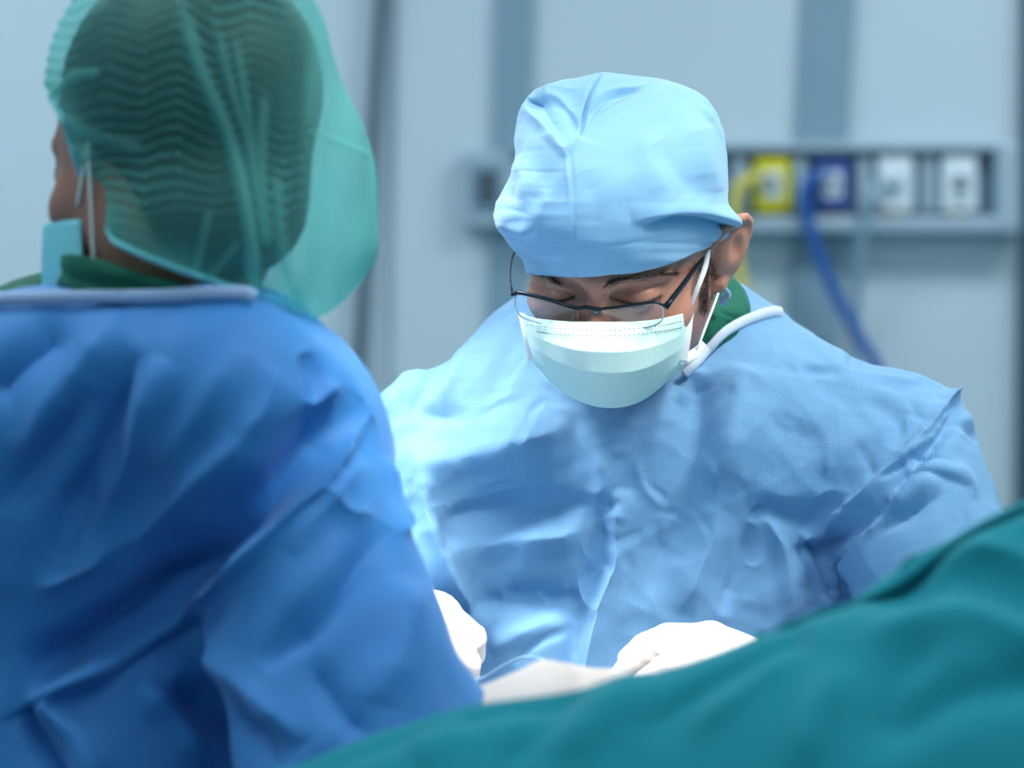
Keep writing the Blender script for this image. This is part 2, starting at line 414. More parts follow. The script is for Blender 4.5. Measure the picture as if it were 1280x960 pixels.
# ------------------------------------------------------------------ room
WY, X0, X1, Y0 = 6.0, -3.0, 3.0, -2.6
def struct(name, c, s, m): return tag(box(name, c, s, m), kind='structure')
struct('floor', (0, (WY + Y0) / 2, -0.05), (X1 - X0 + 0.2, WY - Y0 + 0.2, 0.1), M['floor'])
struct('ceiling', (0, (WY + Y0) / 2, CEIL + 0.05), (X1 - X0 + 0.2, WY - Y0 + 0.2, 0.1), M['ceiling'])
struct('wall_back', (0, WY + 0.05, CEIL / 2), (X1 - X0 + 0.2, 0.1, CEIL), M['wall'])
struct('wall_left', (X0 - 0.05, (WY + Y0) / 2, CEIL / 2), (0.1, WY - Y0, CEIL), M['wall'])
struct('wall_right', (X1 + 0.05, (WY + Y0) / 2, CEIL / 2), (0.1, WY - Y0, CEIL), M['wall'])
struct('wall_front', (0, Y0 - 0.05, CEIL / 2), (X1 - X0 + 0.2, 0.1, CEIL), M['wall'])
def wstrip(name, px0, px1, w_px, m, y=WY - 0.008, th=0.016):
    """a strip on the back wall running floor to ceiling through px0 at the picture's top row and px1 on row 440"""
    a = P(px0, 0, y); b = P(px1, 440, y); sh = (a[0] - b[0]) / (a[2] - b[2]); zc = CEIL / 2
    xc = b[0] + sh * (zc - b[2])
    return tag(box(name, (xc, y, zc), (w_px / FPX * y, th, CEIL - 0.004), m, shear=sh), kind='structure')
wstrip('trim_1', 643, 632, 46, M['strip'])
wstrip('trim_2', 1036, 1014, 66, M['strip'])
wstrip('trim_3', 475, 449, 11, M['steel_dark'], WY - 0.02, 0.04)
wstrip('trim_4', 1288, 1282, 18, M['steel_dark'], WY - 0.02, 0.04)
wstrip('trim_5', 493, 488, 3, M['strip'], WY - 0.003, 0.006)
for i, (lx, ly) in enumerate(PANELS):
    t = thing('ceiling_light', (lx, ly, CEIL - 0.02), 'white rectangular ceiling light panel, ' + ('left' if lx < 0 else 'right') + (' one behind the camera', ' one above the operating table', ' one nearest the gas rail wall')[i // 2], 'ceiling light', 'ceiling light panels of the operating room')
    box('frame', (lx, ly, CEIL - 0.008), (1.26, 0.66, 0.016), M['lamp_white'], t)
    box('diffuser', (lx, ly, CEIL - 0.020), (1.2, 0.6, 0.012), M['panel_glow'], t)

# ------------------------------------------------------------------ wall rail with outlets and hoses
DW = WY
def pw(px, py, off): return P(px, py, DW - off)
def wbox(name, x0, y0, x1, y1, o0, o1, m, parent, bev=0.0):
    """box over a pixel rectangle on the wall, from o0 to o1 metres in front of it"""
    a = P(x0, y0, DW - o1); b = P(x1, y1, DW - o1); c = (a + b) / 2
    return box(name, (c[0], DW - (o0 + o1) / 2, c[2]), (abs(b[0] - a[0]), abs(o1 - o0), abs(b[2] - a[2])), m, parent, bev)
c = pw(930, 288, 0)
rail = thing('medical_gas_rail', (c[0], c[1], c[2]), 'long grey wall rail with coloured gas outlets behind the surgeon', 'gas rail')
wbox('back_plate', 640, 186, 1262, 286, 0.0, 0.03, M['rail_dark'], rail)
wbox('top_ledge', 640, 178, 1262, 188, 0.0, 0.075, M['rail'], rail, 0.004)
wbox('bottom_ledge', 640, 271, 1262, 290, 0.0, 0.085, M['rail'], rail, 0.006)
wbox('end_cap', 1246, 178, 1276, 291, 0.0, 0.09, M['rail'], rail, 0.008)
def divider(px, wt):
    a0, a1, b0, b1 = px - wt, px + wt, px - wt * 0.45, px + wt * 0.45
    pts = []
    for (xa, ya, off) in ((a0, 189, 0.032), (a1, 189, 0.032), (a1, 270, 0.032), (a0, 270, 0.032), (b0, 196, 0.055), (b1, 196, 0.055), (b1, 263, 0.055), (b0, 263, 0.055)):
        pts.append(pw(xa, ya, off))
    return link('divider', mesh_from('divider', pts, [(4, 5, 6, 7), (0, 1, 5, 4), (1, 2, 6, 5), (2, 3, 7, 6), (3, 0, 4, 7)]), M['rail'], rail, smooth=False)
for px in (925, 1000, 1080, 1160): divider(px, 13)
def outlet(px, py0, py1, m, mark):
    o = wbox('outlet_plate', px - 22, py0, px + 22, py1, 0.03, 0.06, m, rail, 0.005)
    h = (py1 - py0)
    wbox('outlet_panel', px - 12, py0 + h * 0.24, px + 12, py0 + h * 0.76, 0.06, 0.066, M['white_plastic'], o, 0.002)
    c_ = pw(px, (py0 + py1) / 2, 0.066)
    V, F = lathe_vf([(0.011, 0.0), (0.013, -0.006), (0.009, -0.010), (0.006, -0.004)], c_, 'y', 20)
    link('socket', mesh_from('socket', V, F), M['chrome'] if not mark else M['grey_plastic'], o)
    if mark: wbox('print_line', px - 7, py1 - 16, px + 7, py1 - 11, 0.06, 0.0612, M['grey_plastic'], o)
    wbox('outlet_foot', px - 13, py1 + 1, px + 13, py1 + 7, 0.03, 0.05, M['brass'], o, 0.002)
outlet(966, 197, 264, M['yellow'], False)
outlet(1041, 199, 263, M['blue'], False)
outlet(1120, 194, 264, M['white_plastic'], False)
outlet(1200, 194, 264, M['white_plastic'], True)
c = pw(607, 284, 0)
sw = thing('wall_socket_box', (c[0], c[1], c[2]), 'grey wall box with dark square socket left of the surgeon cap', 'socket box')
wbox('housing', 577, 188, 648, 284, 0.0, 0.05, M['rail'], sw, 0.008)
wbox('socket_face', 588, 204, 628, 266, 0.05, 0.056, M['strip'], sw, 0.003)
wbox('socket_hole', 596, 213, 622, 256, 0.056, 0.060, M['grey_plastic'], sw, 0.002)
def hose(name, pts, r, m, label):
    p = catmull([pw(*q) for q in pts], 40)
    t = thing(name, tuple(p[0]), label, 'hose')
    tube('tube', p, r, m, t, 12)
    a = pw(pts[0][0], pts[0][1], pts[0][2]); 
    V, F = lathe_vf([(0.009, -0.066), (0.011, -0.070), (0.011, -0.10), (0.008, -0.104)], (a[0], DW, a[2]), 'y', 16)
    link('connector', mesh_from('connector', V, F), M['chrome'], t)
    V, F = tube_vf(catmull([a + np.array([0, 0.015, 0]), a + np.array([-0.008, 0, 0]), p[3]], 6), r * 1.25, 12)
    link('ferrule', mesh_from('ferrule', V, F), M['chrome'], t)
hose('gas_hose', [(962, 224, .10), (940, 223, .11), (922, 236, .11), (917, 270, .10), (921, 320, .09), (932, 380, .08), (950, 480, .06), (985, 640, .04), (1000, 900, .03)], 0.0105, M['yellow_hose'], 'yellow hose plugged into the yellow outlet plate')
hose('gas_hose', [(1036, 224, .10), (1018, 222, .11), (1006, 236, .11), (1009, 270, .10), (1026, 325, .09), (1050, 378, .08), (1076, 425, .07), (1110, 520, .05), (1130, 900, .03)], 0.0105, M['blue_hose'], 'blue hose plugged into the blue outlet plate')
hose('gas_hose', [(1116, 230, .10), (1099, 232, .11), (1087, 252, .11), (1078, 300, .08), (1073, 360, .04), (1071, 430, .02), (1066, 600, .02), (1062, 900, .02)], 0.0085, M['grey_hose'], 'pale grey hose plugged into a white outlet plate')

# ------------------------------------------------------------------ figures: heads, hands
def head_sdf(q, ears=True):
    """head in its own frame: face towards -y, origin between the ears"""
    d = ell(q, (0, .014, .045), (.075, .096, .088))
    d = smin(d, ell(q, (0, -.028, -.012), (.064, .066, .088)), .02)
    d = smin(d, ell(q, (0, -.048, -.07), (.046, .042, .042)), .03)
    for s in (-1, 1): d = smin(d, ell(q, (s * .052, -.006, -.040), (.022, .034, .050)), .02)
    for s in (-1, 1):
        d = smin(d, cone(q, (s * .008, -.0855, .036), (s * .046, -.066, .035), .009, .0065), .010)
        d = smin(d, ell(q, (s * .044, -.058, -.014), (.022, .022, .018)), .02)
        d = smax(d, -ell(q, (s * .031, -.099, .018), (.021, .018, .0125)), .010)
        d = smin(d, ell(q, (s * .031, -.0735, .017), (.0145, .0135, .0125)), .003)
    d = smin(d, cone(q, (0, -.089, .026), (0, -.112, -.022), .0075, .0105), .010)
    for s in (-1, 1):
        d = smin(d, ell(q, (s * .012, -.102, -.027), (.008, .010, .008)), .006)
        if not ears: continue
        rim = np.array([(.072, -.012, .012), (.079, -.008, .028), (.088, .006, .031), (.095, .020, .028), (.098, .030, .014), (.094, .028, -.004), (.086, .016, -.022), (.078, .003, -.032)]) * (s, 1, 1)
        rp = catmull(rim, 12); e = None
        for a, b in zip(rp[:-1], rp[1:]):
            c_ = cone(q, a, b, .0042, .0042); e = c_ if e is None else np.minimum(e, c_)
        e = smin(e, ell(q, (s * .085, .012, .002), (.0075, .021, .030), rot(0, -s * 30, 0)), .004)
        e = smax(e, -ell(q, (s * .096, .006, .004), (.009, .010, .015)), .003)
        e = smin(e, ell(q, (s * .079, .001, -.029), (.006, .008, .009)), .004)
        d = smin(d, e, .005)
    return d
def hand_segs(w, fwd, up, side, curls, thumb=(0.5, 0.6), sc=1.0, spread=1.0):
    """finger and palm segments of a hand: wrist point, pointing direction, back-of-hand normal, thumb side (+1/-1 of fwd x up)"""
    w = np.asarray(w, float); f = np.asarray(fwd, float); f /= np.linalg.norm(f); u = np.asarray(up, float); u = u - (u @ f) * f; u /= np.linalg.norm(u)
    l = np.cross(f, u) * side; S = []
    roots = [(.031, .086), (.011, .092), (-.010, .088), (-.029, .078)]; lens = [.072, .080, .074, .060]
    for (lx, lf), L, cu in zip(roots, lens, curls):
        r0 = w + (f * lf + l * lx + u * .004) * sc
        S.append((w + (f * .012 + l * lx * .55) * sc, r0, .0165 * sc, .0115 * sc, 1))
        dirv = f * math.cos(.06 * spread * lx / .03) + l * math.sin(.10 * spread * lx / .03); p = r0; ang = 0
        for k, (fr, rr) in enumerate(((.46, (.0098, .0092)), (.30, (.0092, .0083)), (.24, (.0083, .0074)))):
            ang += cu[k]; dv = dirv * math.cos(ang) - u * math.sin(ang); n = p + dv * L * fr * sc
            S.append((p, n, rr[0] * sc, rr[1] * sc, 0)); p = n
    b = w + (f * .022 + l * .026 - u * .006) * sc
    d1 = f * .62 + l * .62 - u * .45 * thumb[0] * 2; d1 /= np.linalg.norm(d1)
    p1 = b + d1 * .046 * sc; d2 = f * .9 + l * (.45 - thumb[1] * .6) - u * .4 * thumb[1]; d2 /= np.linalg.norm(d2)
    p2 = p1 + d2 * .034 * sc; d3 = d2 + f * .1 - l * .25 * thumb[1]; d3 /= np.linalg.norm(d3); p3 = p2 + d3 * .026 * sc
    S += [(w + f * .01 * sc, b, .016 * sc, .017 * sc, 1), (b, p1, .016 * sc, .0115 * sc, 2), (p1, p2, .0112 * sc, .0102 * sc, 0), (p2, p3, .0102 * sc, .0085 * sc, 0)]
    return S
def hand_sdf(Q, S, off=0.0, arm=None):
    """palm segments blend softly, each finger joins the palm but stays apart from the next"""
    palm = None
    for a, b, ra, rb, k in S:
        if k: d = cone(Q, a, b, ra + off, rb + off); palm = d if palm is None else smin(palm, d, .014)
    if arm is not None: palm = smin(palm, cone(Q, arm[0], arm[1], arm[2] + off, arm[3] + off), .02)
    fing = None
    for a, b, ra, rb, k in S:
        if not k:
            d = cone(Q, a, b, ra + off, rb + off); fing = d if fing is None else smin(fing, d, .0015)
    return smin(palm, fing, .006)
def seg_bounds(S, pad):
    A = np.vstack([s[0] for s in S] + [s[1] for s in S]); return A.min(0) - pad, A.max(0) + pad
def make_glove(name, S, arm, parent, label=None):
    lo, hi = seg_bounds(S, .045); d = np.asarray(arm[0]) - np.asarray(arm[1])
    V, F = nets(lambda Q: hand_sdf(Q, S, .0012, arm), *[axis_pts((lo[k], hi[k], .0034)) for k in range(3)])
    V = relax(V, F, 2, .4); V, F = subdivide(V, F, 1)
    V = ripple(V, F, .10, [(500, 4), (900, 3)], 3)
    o = link(name, mesh_from(name, V, F), M['glove'], parent)
    if label: o['label'] = label
    return o

# ------------------------------------------------------------------ surgeon
SO = P(780, 307, 2.60); SR = rot(40, -18, 9)
def sl(p): return SO + SR @ np.asarray(p, float)          # surgeon head frame -> world
surgeon = thing('person', (0.10, 2.86, 0), 'surgeon in light blue cap, glasses and mint mask bending over the table', 'person')
NB = P(806, 455, 2.74)                                     # base of the neck
SHL, SHR = P(545, 560, 2.74), P(1120, 560, 2.72)
ELL_, ELR = P(420, 860, 2.66), P(1222, 900, 2.62)
WRL, WRR = P(407, 732, 2.42), P(1020, 868, 2.41)
HL = hand_segs(WRL, (.80, -.25, -.42), (.35, -.75, .55), -1, [(.45, 1.0, .3), (.5, 1.0, .6), (.6, 1.1, .6), (.7, 1.1, .6)], (.9, 1.0), .98)
HR = hand_segs(WRR, (-1, -.15, .34), (.2, -.35, .9), 1, [(.35, .45, .35), (.4, .5, .4), (.45, .55, .4), (.50, .5, .4)], (.8, .8), .98)
ARM_L = (ELL_, WRL, .05, .028); ARM_R = (ELR, WRR, .05, .028)
HIP = np.array([0.10, 2.92, 0.92])
def surgeon_body(Q):
    d = cone(Q, NB + (0, .07, -.12), HIP, .09, .11)
    d = smin(d, cone(Q, SHL + (.03, 0, -.01), SHR + (-.03, 0, -.01), .045, .045), .04)
    d = smin(d, cone(Q, NB + (0, .01, -.03), sl((0, .025, -.02)), .055, .052), .02)
    for s, sh, el, wr, H in ((-1, SHL, ELL_, WRL, HL), (1, SHR, ELR, WRR, HR)):
        d = smin(d, cone(Q, sh, el, .048, .040), .03); d = smin(d, cone(Q, el, wr, .040, .025), .02)
        hip = HIP + (s * .09, 0, -.03); kn = np.array([.10 + s * .11, 2.88, .50]); an = np.array([.10 + s * .12, 2.90, .09]); toe = an + (s * .03, -.15, -.055)
        d = smin(d, cone(Q, hip, kn, .085, .058), .04); d = smin(d, cone(Q, kn, an, .055, .036), .02); d = smin(d, cone(Q, an + (0, .02, -.05), toe, .036, .030), .02)
    for S in (HL, HR):
        lo, hi = seg_bounds(S, .05); m = np.all((Q > lo) & (Q < hi), axis=1)
        if m.any(): d[m] = smin(d[m], hand_sdf(Q[m], S, -.0012), .01)
    m = ((Q - SO.astype(np.float32)) ** 2).sum(1) < .18 ** 2
    if m.any(): d[m] = smin(d[m], head_sdf((Q[m] - SO.astype(np.float32)) @ SR.astype(np.float32)), .012)
    return d
xs = axis_pts((-.30, -.09, .02), (-.09, .22, .0026), (.22, .52, .02))
ys = axis_pts((2.26, 2.46, .006), (2.46, 2.76, .0026), (2.76, 3.10, .02))
zs = axis_pts((-.02, 1.06, .03), (1.06, 1.22, .006), (1.22, 1.28, .01), (1.28, 1.60, .0026), (1.60, 1.66, .02))
V, F = nets(surgeon_body, xs, ys, zs); V = relax(V, F, 1, .4); V, F = subdivide(V, F, 1)
FACE = [([(700, 388), (735, 380)], 8, 8, -.0),  # lid creases, lash lines, frown lines
    ([(662, 360), (690, 363), (718, 367)], 2.2, 3.0, -2.2), ([(668, 371), (698, 377), (719, 370)], 3.0, 1.8, -2.4),
    ([(764, 370), (798, 364), (836, 353)], 2.2, 3.0, -2.2), ([(762, 370), (784, 379), (806, 380), (832, 369)], 3.0, 1.8, -2.4),
    ([(655, 352), (664, 362), (672, 374)], 2.5, 2.5, -.8), ([(726, 366), (728, 380)], 3, 3, -.7), ([(757, 366), (755, 380)], 3, 3, -.6),
    ([(690, 384), (672, 392)], 4, 4, -.5), ([(795, 386), (825, 380)], 3, 4, -.5)]
V = folds(V, F, FACE)
body = link('body', mesh_from('body', V, F), M['skin'], surgeon)
from mathutils.bvhtree import BVHTree
bvh = BVHTree.FromPolygons([tuple(v) for v in V], [tuple(f) for f in F[(V[F[:, 0], 2] > 1.25)]])
def hit(px, py, default=2.55):
    dr = Vector(P(px, py, 1.0) - np.array([0, 0, CAMZ])); r = bvh.ray_cast(Vector((0, 0, CAMZ)), dr)
    return (np.array(r[0]), np.array(r[1])) if r[0] is not None else (None, None)
def hairs(name, strands, parent, rad, m='brow'):
    vf = []
    for pts in strands:
        p = [];
        for k, (a, b, lift) in enumerate(pts):
            h, n = hit(a, b); p.append(None if h is None else h + n * lift)
        if any(v is None for v in p): continue
        p = np.array(p)
        if np.linalg.norm(p[-1] - p[0]) > .03: continue
        vf.append(tube_vf(catmull(p, 4), rad * np.array([1, .9, .6, .15]), 3, caps=False))
    Vh, Fh = joined_vf(vf); return tag(link(name, mesh_from(name, Vh, Fh), M[m], parent), kind='stuff')
def brow(path, w0, lean, n):
    pth = catmull(path, 40); out = []
    for _ in range(n):
        i = rng.integers(0, 39); t = i / 39; w = w0 * (0.5 + math.sin(math.pi * min(1, t * .9 + .1)) * .6)
        x, y = pth[i] + rng.normal(0, 1, 2) * (1.6, w * .62); L = rng.uniform(5, 9); dx, dy = pth[min(39, i + 4)] - pth[max(0, i - 4)]
        k = math.hypot(dx, dy); dx, dy = dx / k, dy / k
        out.append([(x, y, .0002), (x + dx * L * .5, y + dy * L * .5 + lean, .0009), (x + dx * L, y + dy * L + lean * 1.2, .0010)])
    return out
hairs('eyebrow', brow([(704, 357), (690, 349), (672, 344), (658, 343)], 3.6, -1.0, 150), surgeon, .00017)
hairs('eyebrow', brow([(755, 358), (770, 351), (795, 346), (826, 343), (846, 342)], 3.8, -1.0, 190), surgeon, .00017)
lash = []
for path in ([(672, 371), (698, 376), (719, 369)], [(762, 370), (784, 378), (806, 379), (828, 369)]):
    for x, y in catmull(path, 60): lash.append([(x, y, .0001), (x + rng.normal(0, .8), y + 2.5, .0012), (x + rng.normal(0, 1.2), y + 5, .0016)])
hairs('eyelashes', lash, surgeon, .00026)
sb = []
for _ in range(420):
    t = rng.uniform(0, 1); x = 884 - 4 * t + rng.normal(0, 6 - 2 * t); y = 322 + t * 62 + rng.normal(0, 3)
    sb.append([(x, y, .0002), (x - 1 + rng.normal(0, 1), y + 5, .0008), (x - 2 + rng.normal(0, 2), y + 11, .0008)])
hairs('sideburn', sb, surgeon, .00016)

# cap: dome of cloth from the brim up, shaped to its outline, then pleated
NU, NV = 340, 200
az = np.arange(NU) / NU * 2 * math.pi; tt = 1 - (1 - np.linspace(0, 1, NV)) ** 2.1
AZ, TT = np.meshgrid(az, tt, indexing='ij')
ca, sa = np.cos(AZ), np.sin(AZ)                           # az 0 = +x (picture right), -90 deg = front
brim = .008 + .034 * np.clip(-sa, 0, 1) ** 1.3 - .030 * np.clip(sa, 0, 1) + .006 * ca - .026 * np.exp(-((np.degrees(np.where(AZ > math.pi, AZ - 2 * math.pi, AZ)) + 46) / 25) ** 2)
rx, ry = .0812, .1035 + .0065 * np.clip(-sa * 2, 0, 1)
tb = catmull([(600, 304), (622, 325), (645, 338), (668, 344), (695, 346), (728, 347), (760, 345), (800, 340), (840, 330), (870, 319), (890, 310), (912, 296)], 120)
for _ in range(8):                                        # brim height that follows the forehead line
    q = np.stack([rx * ca, .012 + ry * sa, brim], -1).reshape(-1, 3); bx, by = proj(SO + q @ SR.T)
    brim = brim - np.clip((np.interp(bx, tb[:, 0], tb[:, 1]) - by).reshape(ca.shape) * .00065 / .766, -.01, .01) * np.clip((.25 - sa) / .35, 0, 1)
top = .150
ang = TT * math.pi / 2
prof = np.cos(ang) ** 0.42; hh = np.sin(ang) ** 0.95
bulge = .006 * np.sin(np.clip(TT * 1.3, 0, 1) * math.pi) + .003 * np.clip(TT * 3, 0, 1)
rad = np.stack([(rx + bulge) * prof * ca, .012 + (ry + bulge) * prof * sa, brim + (top - brim) * hh], -1).reshape(-1, 3)
V = SO + rad @ SR.T; F = grid_faces(NU, NV, True)
x, y = proj(V)
rows = np.arange(84, 346, 4.0)
TL = np.interp(rows, [84, 90, 100, 110, 122, 140, 160, 190, 215, 235, 252, 270, 286, 300, 320, 340], [744, 730, 684, 664, 655, 648, 645, 643, 637, 627, 619, 616, 620, 626, 637, 668])
TR = np.interp(rows, [84, 90, 97, 102, 110, 122, 140, 160, 190, 235, 260, 280, 300, 310, 320, 330, 340, 345], [770, 790, 836, 858, 876, 889, 899, 905, 909, 911, 909, 906, 902, 890, 868, 840, 800, 765])
def row_ext(x, y, rows):
    L, R = [], []
    for r in rows:
        m = np.abs(y - r) < 5
        L.append(x[m].min() if m.any() else np.nan); R.append(x[m].max() if m.any() else np.nan)
    L, R = np.array(L), np.array(R); ok = ~np.isnan(L)
    return np.interp(rows, rows[ok], L[ok]), np.interp(rows, rows[ok], R[ok])
ytop = y.min(); y2 = np.where(y < 260, 260 - (260 - y) * (260 - 89) / (260 - ytop), y)     # crown height
V[:, 2] += (y - y2) / FPX * V[:, 1]; x, y = proj(V)
for _ in range(2):
    CL, CR = row_ext(x, y, rows)
    w = np.clip((326 - rows) / 36, 0, 1)
    cl, cr, tl, tr = [np.interp(y, rows, a) for a in (CL, CR, CL + (TL - CL) * w, CR + (TR - CR) * w)]
    u = (x - cl) / np.maximum(cr - cl, 20); xn = tl + u * (tr - tl)
    V[:, 0] += (xn - x) / FPX * V[:, 1]; x, y = proj(V)
CAPF = [
    ([(652, 128), (682, 160), (709, 192), (740, 162), (788, 130), (836, 104)], 7, 6, 4.2, .12, .3, True), ([(664, 122), (690, 148), (711, 172), (732, 148), (780, 118)], 9, 12, -5.0, .15, .3, True), ([(668, 168), (706, 212), (760, 168), (820, 128)], 22, 18, 2.0, .15, .3, True),
    ([(709, 178), (714, 150), (712, 112)], 18, 22, -6.5, .1, .2),
    ([(722, 152), (735, 118), (750, 92)], 5, 2, -4.0, .2, .2), ([(728, 150), (745, 118), (756, 93)], 2, 10, 3.0, .2, .1),
    ([(648, 118), (664, 128), (676, 124)], 3, 3, -3.0), ([(668, 126), (690, 120), (712, 128), (726, 146)], 2.5, 8, 2.5), ([(670, 119), (694, 110), (716, 103)], 6, 5, 2.0),
    ([(730, 138), (760, 116), (800, 112), (830, 104)], 2, 7, 2.2), ([(728, 142), (760, 120), (800, 115)], 3, 2, -2.0),
    ([(836, 102), (870, 118), (898, 146), (911, 172)], 3, 2, -2.2, .1, .1), ([(830, 106), (866, 124), (894, 152)], 6, 3, 1.8),
    ([(710, 194), (712, 260), (711, 302)], 2.2, 1.2, .7, .02, .02), ([(715, 194), (717, 260), (716, 302)], 1.2, 1.8, -.6, .02, .02),
    ([(713, 306), (713, 343)], 3, 3, .8, .1, 0), ([(718, 306), (720, 343)], 1.5, 2.5, -.7, .1, 0), ([(622, 296), (680, 306), (760, 308), (850, 292)], 2, 2, -.35),
    ([(802, 286), (838, 275), (880, 276), (908, 284)], 7, 5, -4, .35, .1), ([(790, 276), (835, 264), (880, 264), (918, 276)], 5, 16, 4.0, .3, .1),
    ([(820, 180), (850, 215), (880, 250)], 22, 22, -2.2), ([(862, 140), (880, 190), (896, 240)], 16, 16, 3.0), ([(800, 160), (812, 200), (840, 250)], 20, 22, 2.5),
    ([(640, 200), (660, 225), (650, 265)], 16, 18, 3.5), ([(622, 268), (640, 285), (670, 290)], 10, 10, 2.5), ([(628, 235), (650, 250), (680, 250)], 12, 12, -2.5), ([(632, 300), (660, 312), (700, 318)], 10, 9, 1.2),
    ([(730, 215), (745, 260), (742, 300)], 26, 26, -1.6)]
V = folds(V, F, CAPF, scale=1.7, power=1.6)
G = relax(V, F, 25).reshape(NU, NV, 3); c_ = G[:, -8].mean(0)
for k in range(1, 8): G[:, -k] = c_ + (G[:, -8] - c_) * (k - 1) / 7
V2 = G.reshape(-1, 3); w = np.clip((np.repeat(tt[None], NU, 0).ravel() - .9965) / .002, 0, 1)[:, None]; V = V * (1 - w) + V2 * w
V = grab(V, [(905, 282, 22, 6, 17), (918, 298, 12, 0, 12)])
V = ripple(V, F, .12, [(90, 4), (220, 3)], 11)
o = link('surgical_cap', mesh_from('surgical_cap', V, F), M['cap'], surgeon); o['label'] = 'light blue cloth surgical cap with pleated crown'
m_ = o.modifiers.new('thickness', 'SOLIDIFY'); m_.thickness = .0012; m_.offset = -1
# cap tie at the nape
tube('cap_tie', catmull([P(896, 372, 2.66), P(905, 361, 2.655), P(911, 369, 2.655), P(901, 377, 2.66), P(908, 380, 2.66)], 16), .0032, M['cap'], surgeon, 8, .5)['label'] = 'blue cloth tie knotted at the nape'

# mask
top_l = catmull([(649, 391), (664, 397), (690, 400), (715, 402), (742, 402), (780, 402), (815, 400), (850, 393), (864, 390)], 81)
bot_l = catmull([(663, 449), (676, 464), (697, 486), (722, 501), (748, 509), (778, 509), (806, 499), (834, 477), (858, 455)], 81)
NVm = 61; U = np.linspace(-1, 1, 81); Vv = np.linspace(0, 1, NVm)
V = []
for i, u in enumerate(U):
    for v in Vv:
        q = top_l[i] * (1 - v) + bot_l[i] * v
        cen = np.interp(v, [0, .15, .35, .6, .85, 1], [2.511, 2.504, 2.502, 2.512, 2.54, 2.575])
        sd = (2.560 if u > 0 else 2.594) + .012 * v
        d = cen + (sd - cen) * abs(u) ** 2.2
        V.append(P(q[0], q[1], d))
V = np.array(V); F = grid_faces(81, NVm)
MASKF = [([(664, 424), (700, 432), (760, 436), (820, 428), (852, 416)], 2.2, 7, 1.6, .1, .1), ([(664, 427), (700, 436), (760, 440), (820, 432), (852, 419)], 3, 1.2, -1.4, .1, .1),
         ([(668, 436), (720, 449), (770, 451), (820, 443), (850, 431)], 1.5, 9, 1.3, .1, .1), ([(668, 439), (720, 452), (770, 454), (820, 446), (850, 434)], 4, 1.2, -1.4, .1, .1),
         ([(655, 403), (700, 409), (760, 411), (830, 405), (852, 401)], 1.2, 1.2, .5, .05, .05), ([(655, 413), (700, 418), (760, 420), (830, 414), (852, 409)], 1.2, 1.2, .4, .05, .05),
         ([(735, 440), (728, 475), (735, 500)], 10, 14, -1.4), ([(690, 455), (700, 480)], 8, 8, 1.0), ([(838, 440), (846, 455), (842, 470)], 4, 4, -1.6), ([(850, 436), (852, 448)], 3, 3, 1.4)]
V = folds(V, F, MASKF); V = ripple(V, F, .05, [(260, 4)], 5)
mask = link('face_mask', mesh_from('face_mask', V, F), M['mask'], surgeon); mask['label'] = 'pale mint pleated face mask'
m_ = mask.modifiers.new('thickness', 'SOLIDIFY'); m_.thickness = .0012; m_.offset = 1
def ribbon(name, pix, width_px, m, parent, depth, nrm=(0, -1, 0), th=.0009):
    """flat band along pixel points at given depths, width given at each point"""
    pts = catmull(np.array([P(a, b, d) for (a, b), d in zip(pix, depth)]), 12 * (len(pix) - 1))
    w = np.interp(np.linspace(0, 1, len(pts)), np.linspace(0, 1, len(pix)), np.broadcast_to(width_px, (len(pix),))) * .00032
    T = np.gradient(pts, axis=0); T /= np.linalg.norm(T, axis=1)[:, None]; n = np.asarray(nrm, float); B = np.cross(T, n); B /= np.linalg.norm(B, axis=1)[:, None]
    Vr = np.concatenate([np.stack([pts[i] - B[i] * w[i], pts[i] + B[i] * w[i]]) for i in range(len(pts))]); Fr = grid_faces(len(pts), 2)
    o = link(name, mesh_from(name, Vr, Fr), m, parent); md = o.modifiers.new('thickness', 'SOLIDIFY'); md.thickness = th; md.offset = 0; return o
ribbon('side_binding', [(860, 391), (857, 420), (852, 452)], 14, M['mask_white'], mask, [2.556, 2.556, 2.562])
ribbon('side_binding', [(652, 392), (658, 420), (665, 450)], 9, M['mask_white'], mask, [2.588, 2.588, 2.594])
ribbon('mask_corner', [(850, 452), (866, 444), (880, 429)], [10, 14, 8], M['mask_white'], mask, [2.562, 2.575, 2.59])
ribbon('ear_loop', [(859, 393), (872, 360), (881, 335), (886, 312)], [5, 6, 7, 5], M['mask_white'], mask, [2.555, 2.548, 2.552, 2.56])
ribbon('ear_loop', [(872, 436), (880, 414), (890, 388), (898, 366)], 3, M['mask_white'], mask, [2.578, 2.58, 2.59, 2.60])
for k, (pix) in enumerate(([(660, 406), (700, 411), (760, 413), (820, 408), (851, 402)], [(672, 415), (700, 418), (760, 420), (820, 415), (851, 410)])):
    bvm = BVHTree.FromPolygons([tuple(v) for v in V], [tuple(f) for f in F]); vf = []
    for a, b in catmull(pix, 44):
        dr = Vector(P(a, b, 1.0) - np.array([0, 0, CAMZ])); r = bvm.ray_cast(Vector((0, 0, CAMZ)), dr)
        if r[0] is None: continue
        h = np.array(r[0]) - np.array(dr.normalized()) * .0015
        vf.append(tube_vf([h + (-.00055, 0, 0), h + (.00055, 0, 0)], .00036, 5))
    Vh, Fh = joined_vf(vf); tag(link('weld_dots', mesh_from('weld_dots', Vh, Fh), M['grey_plastic'], mask), 'row of tiny dark weld dots', kind='stuff')

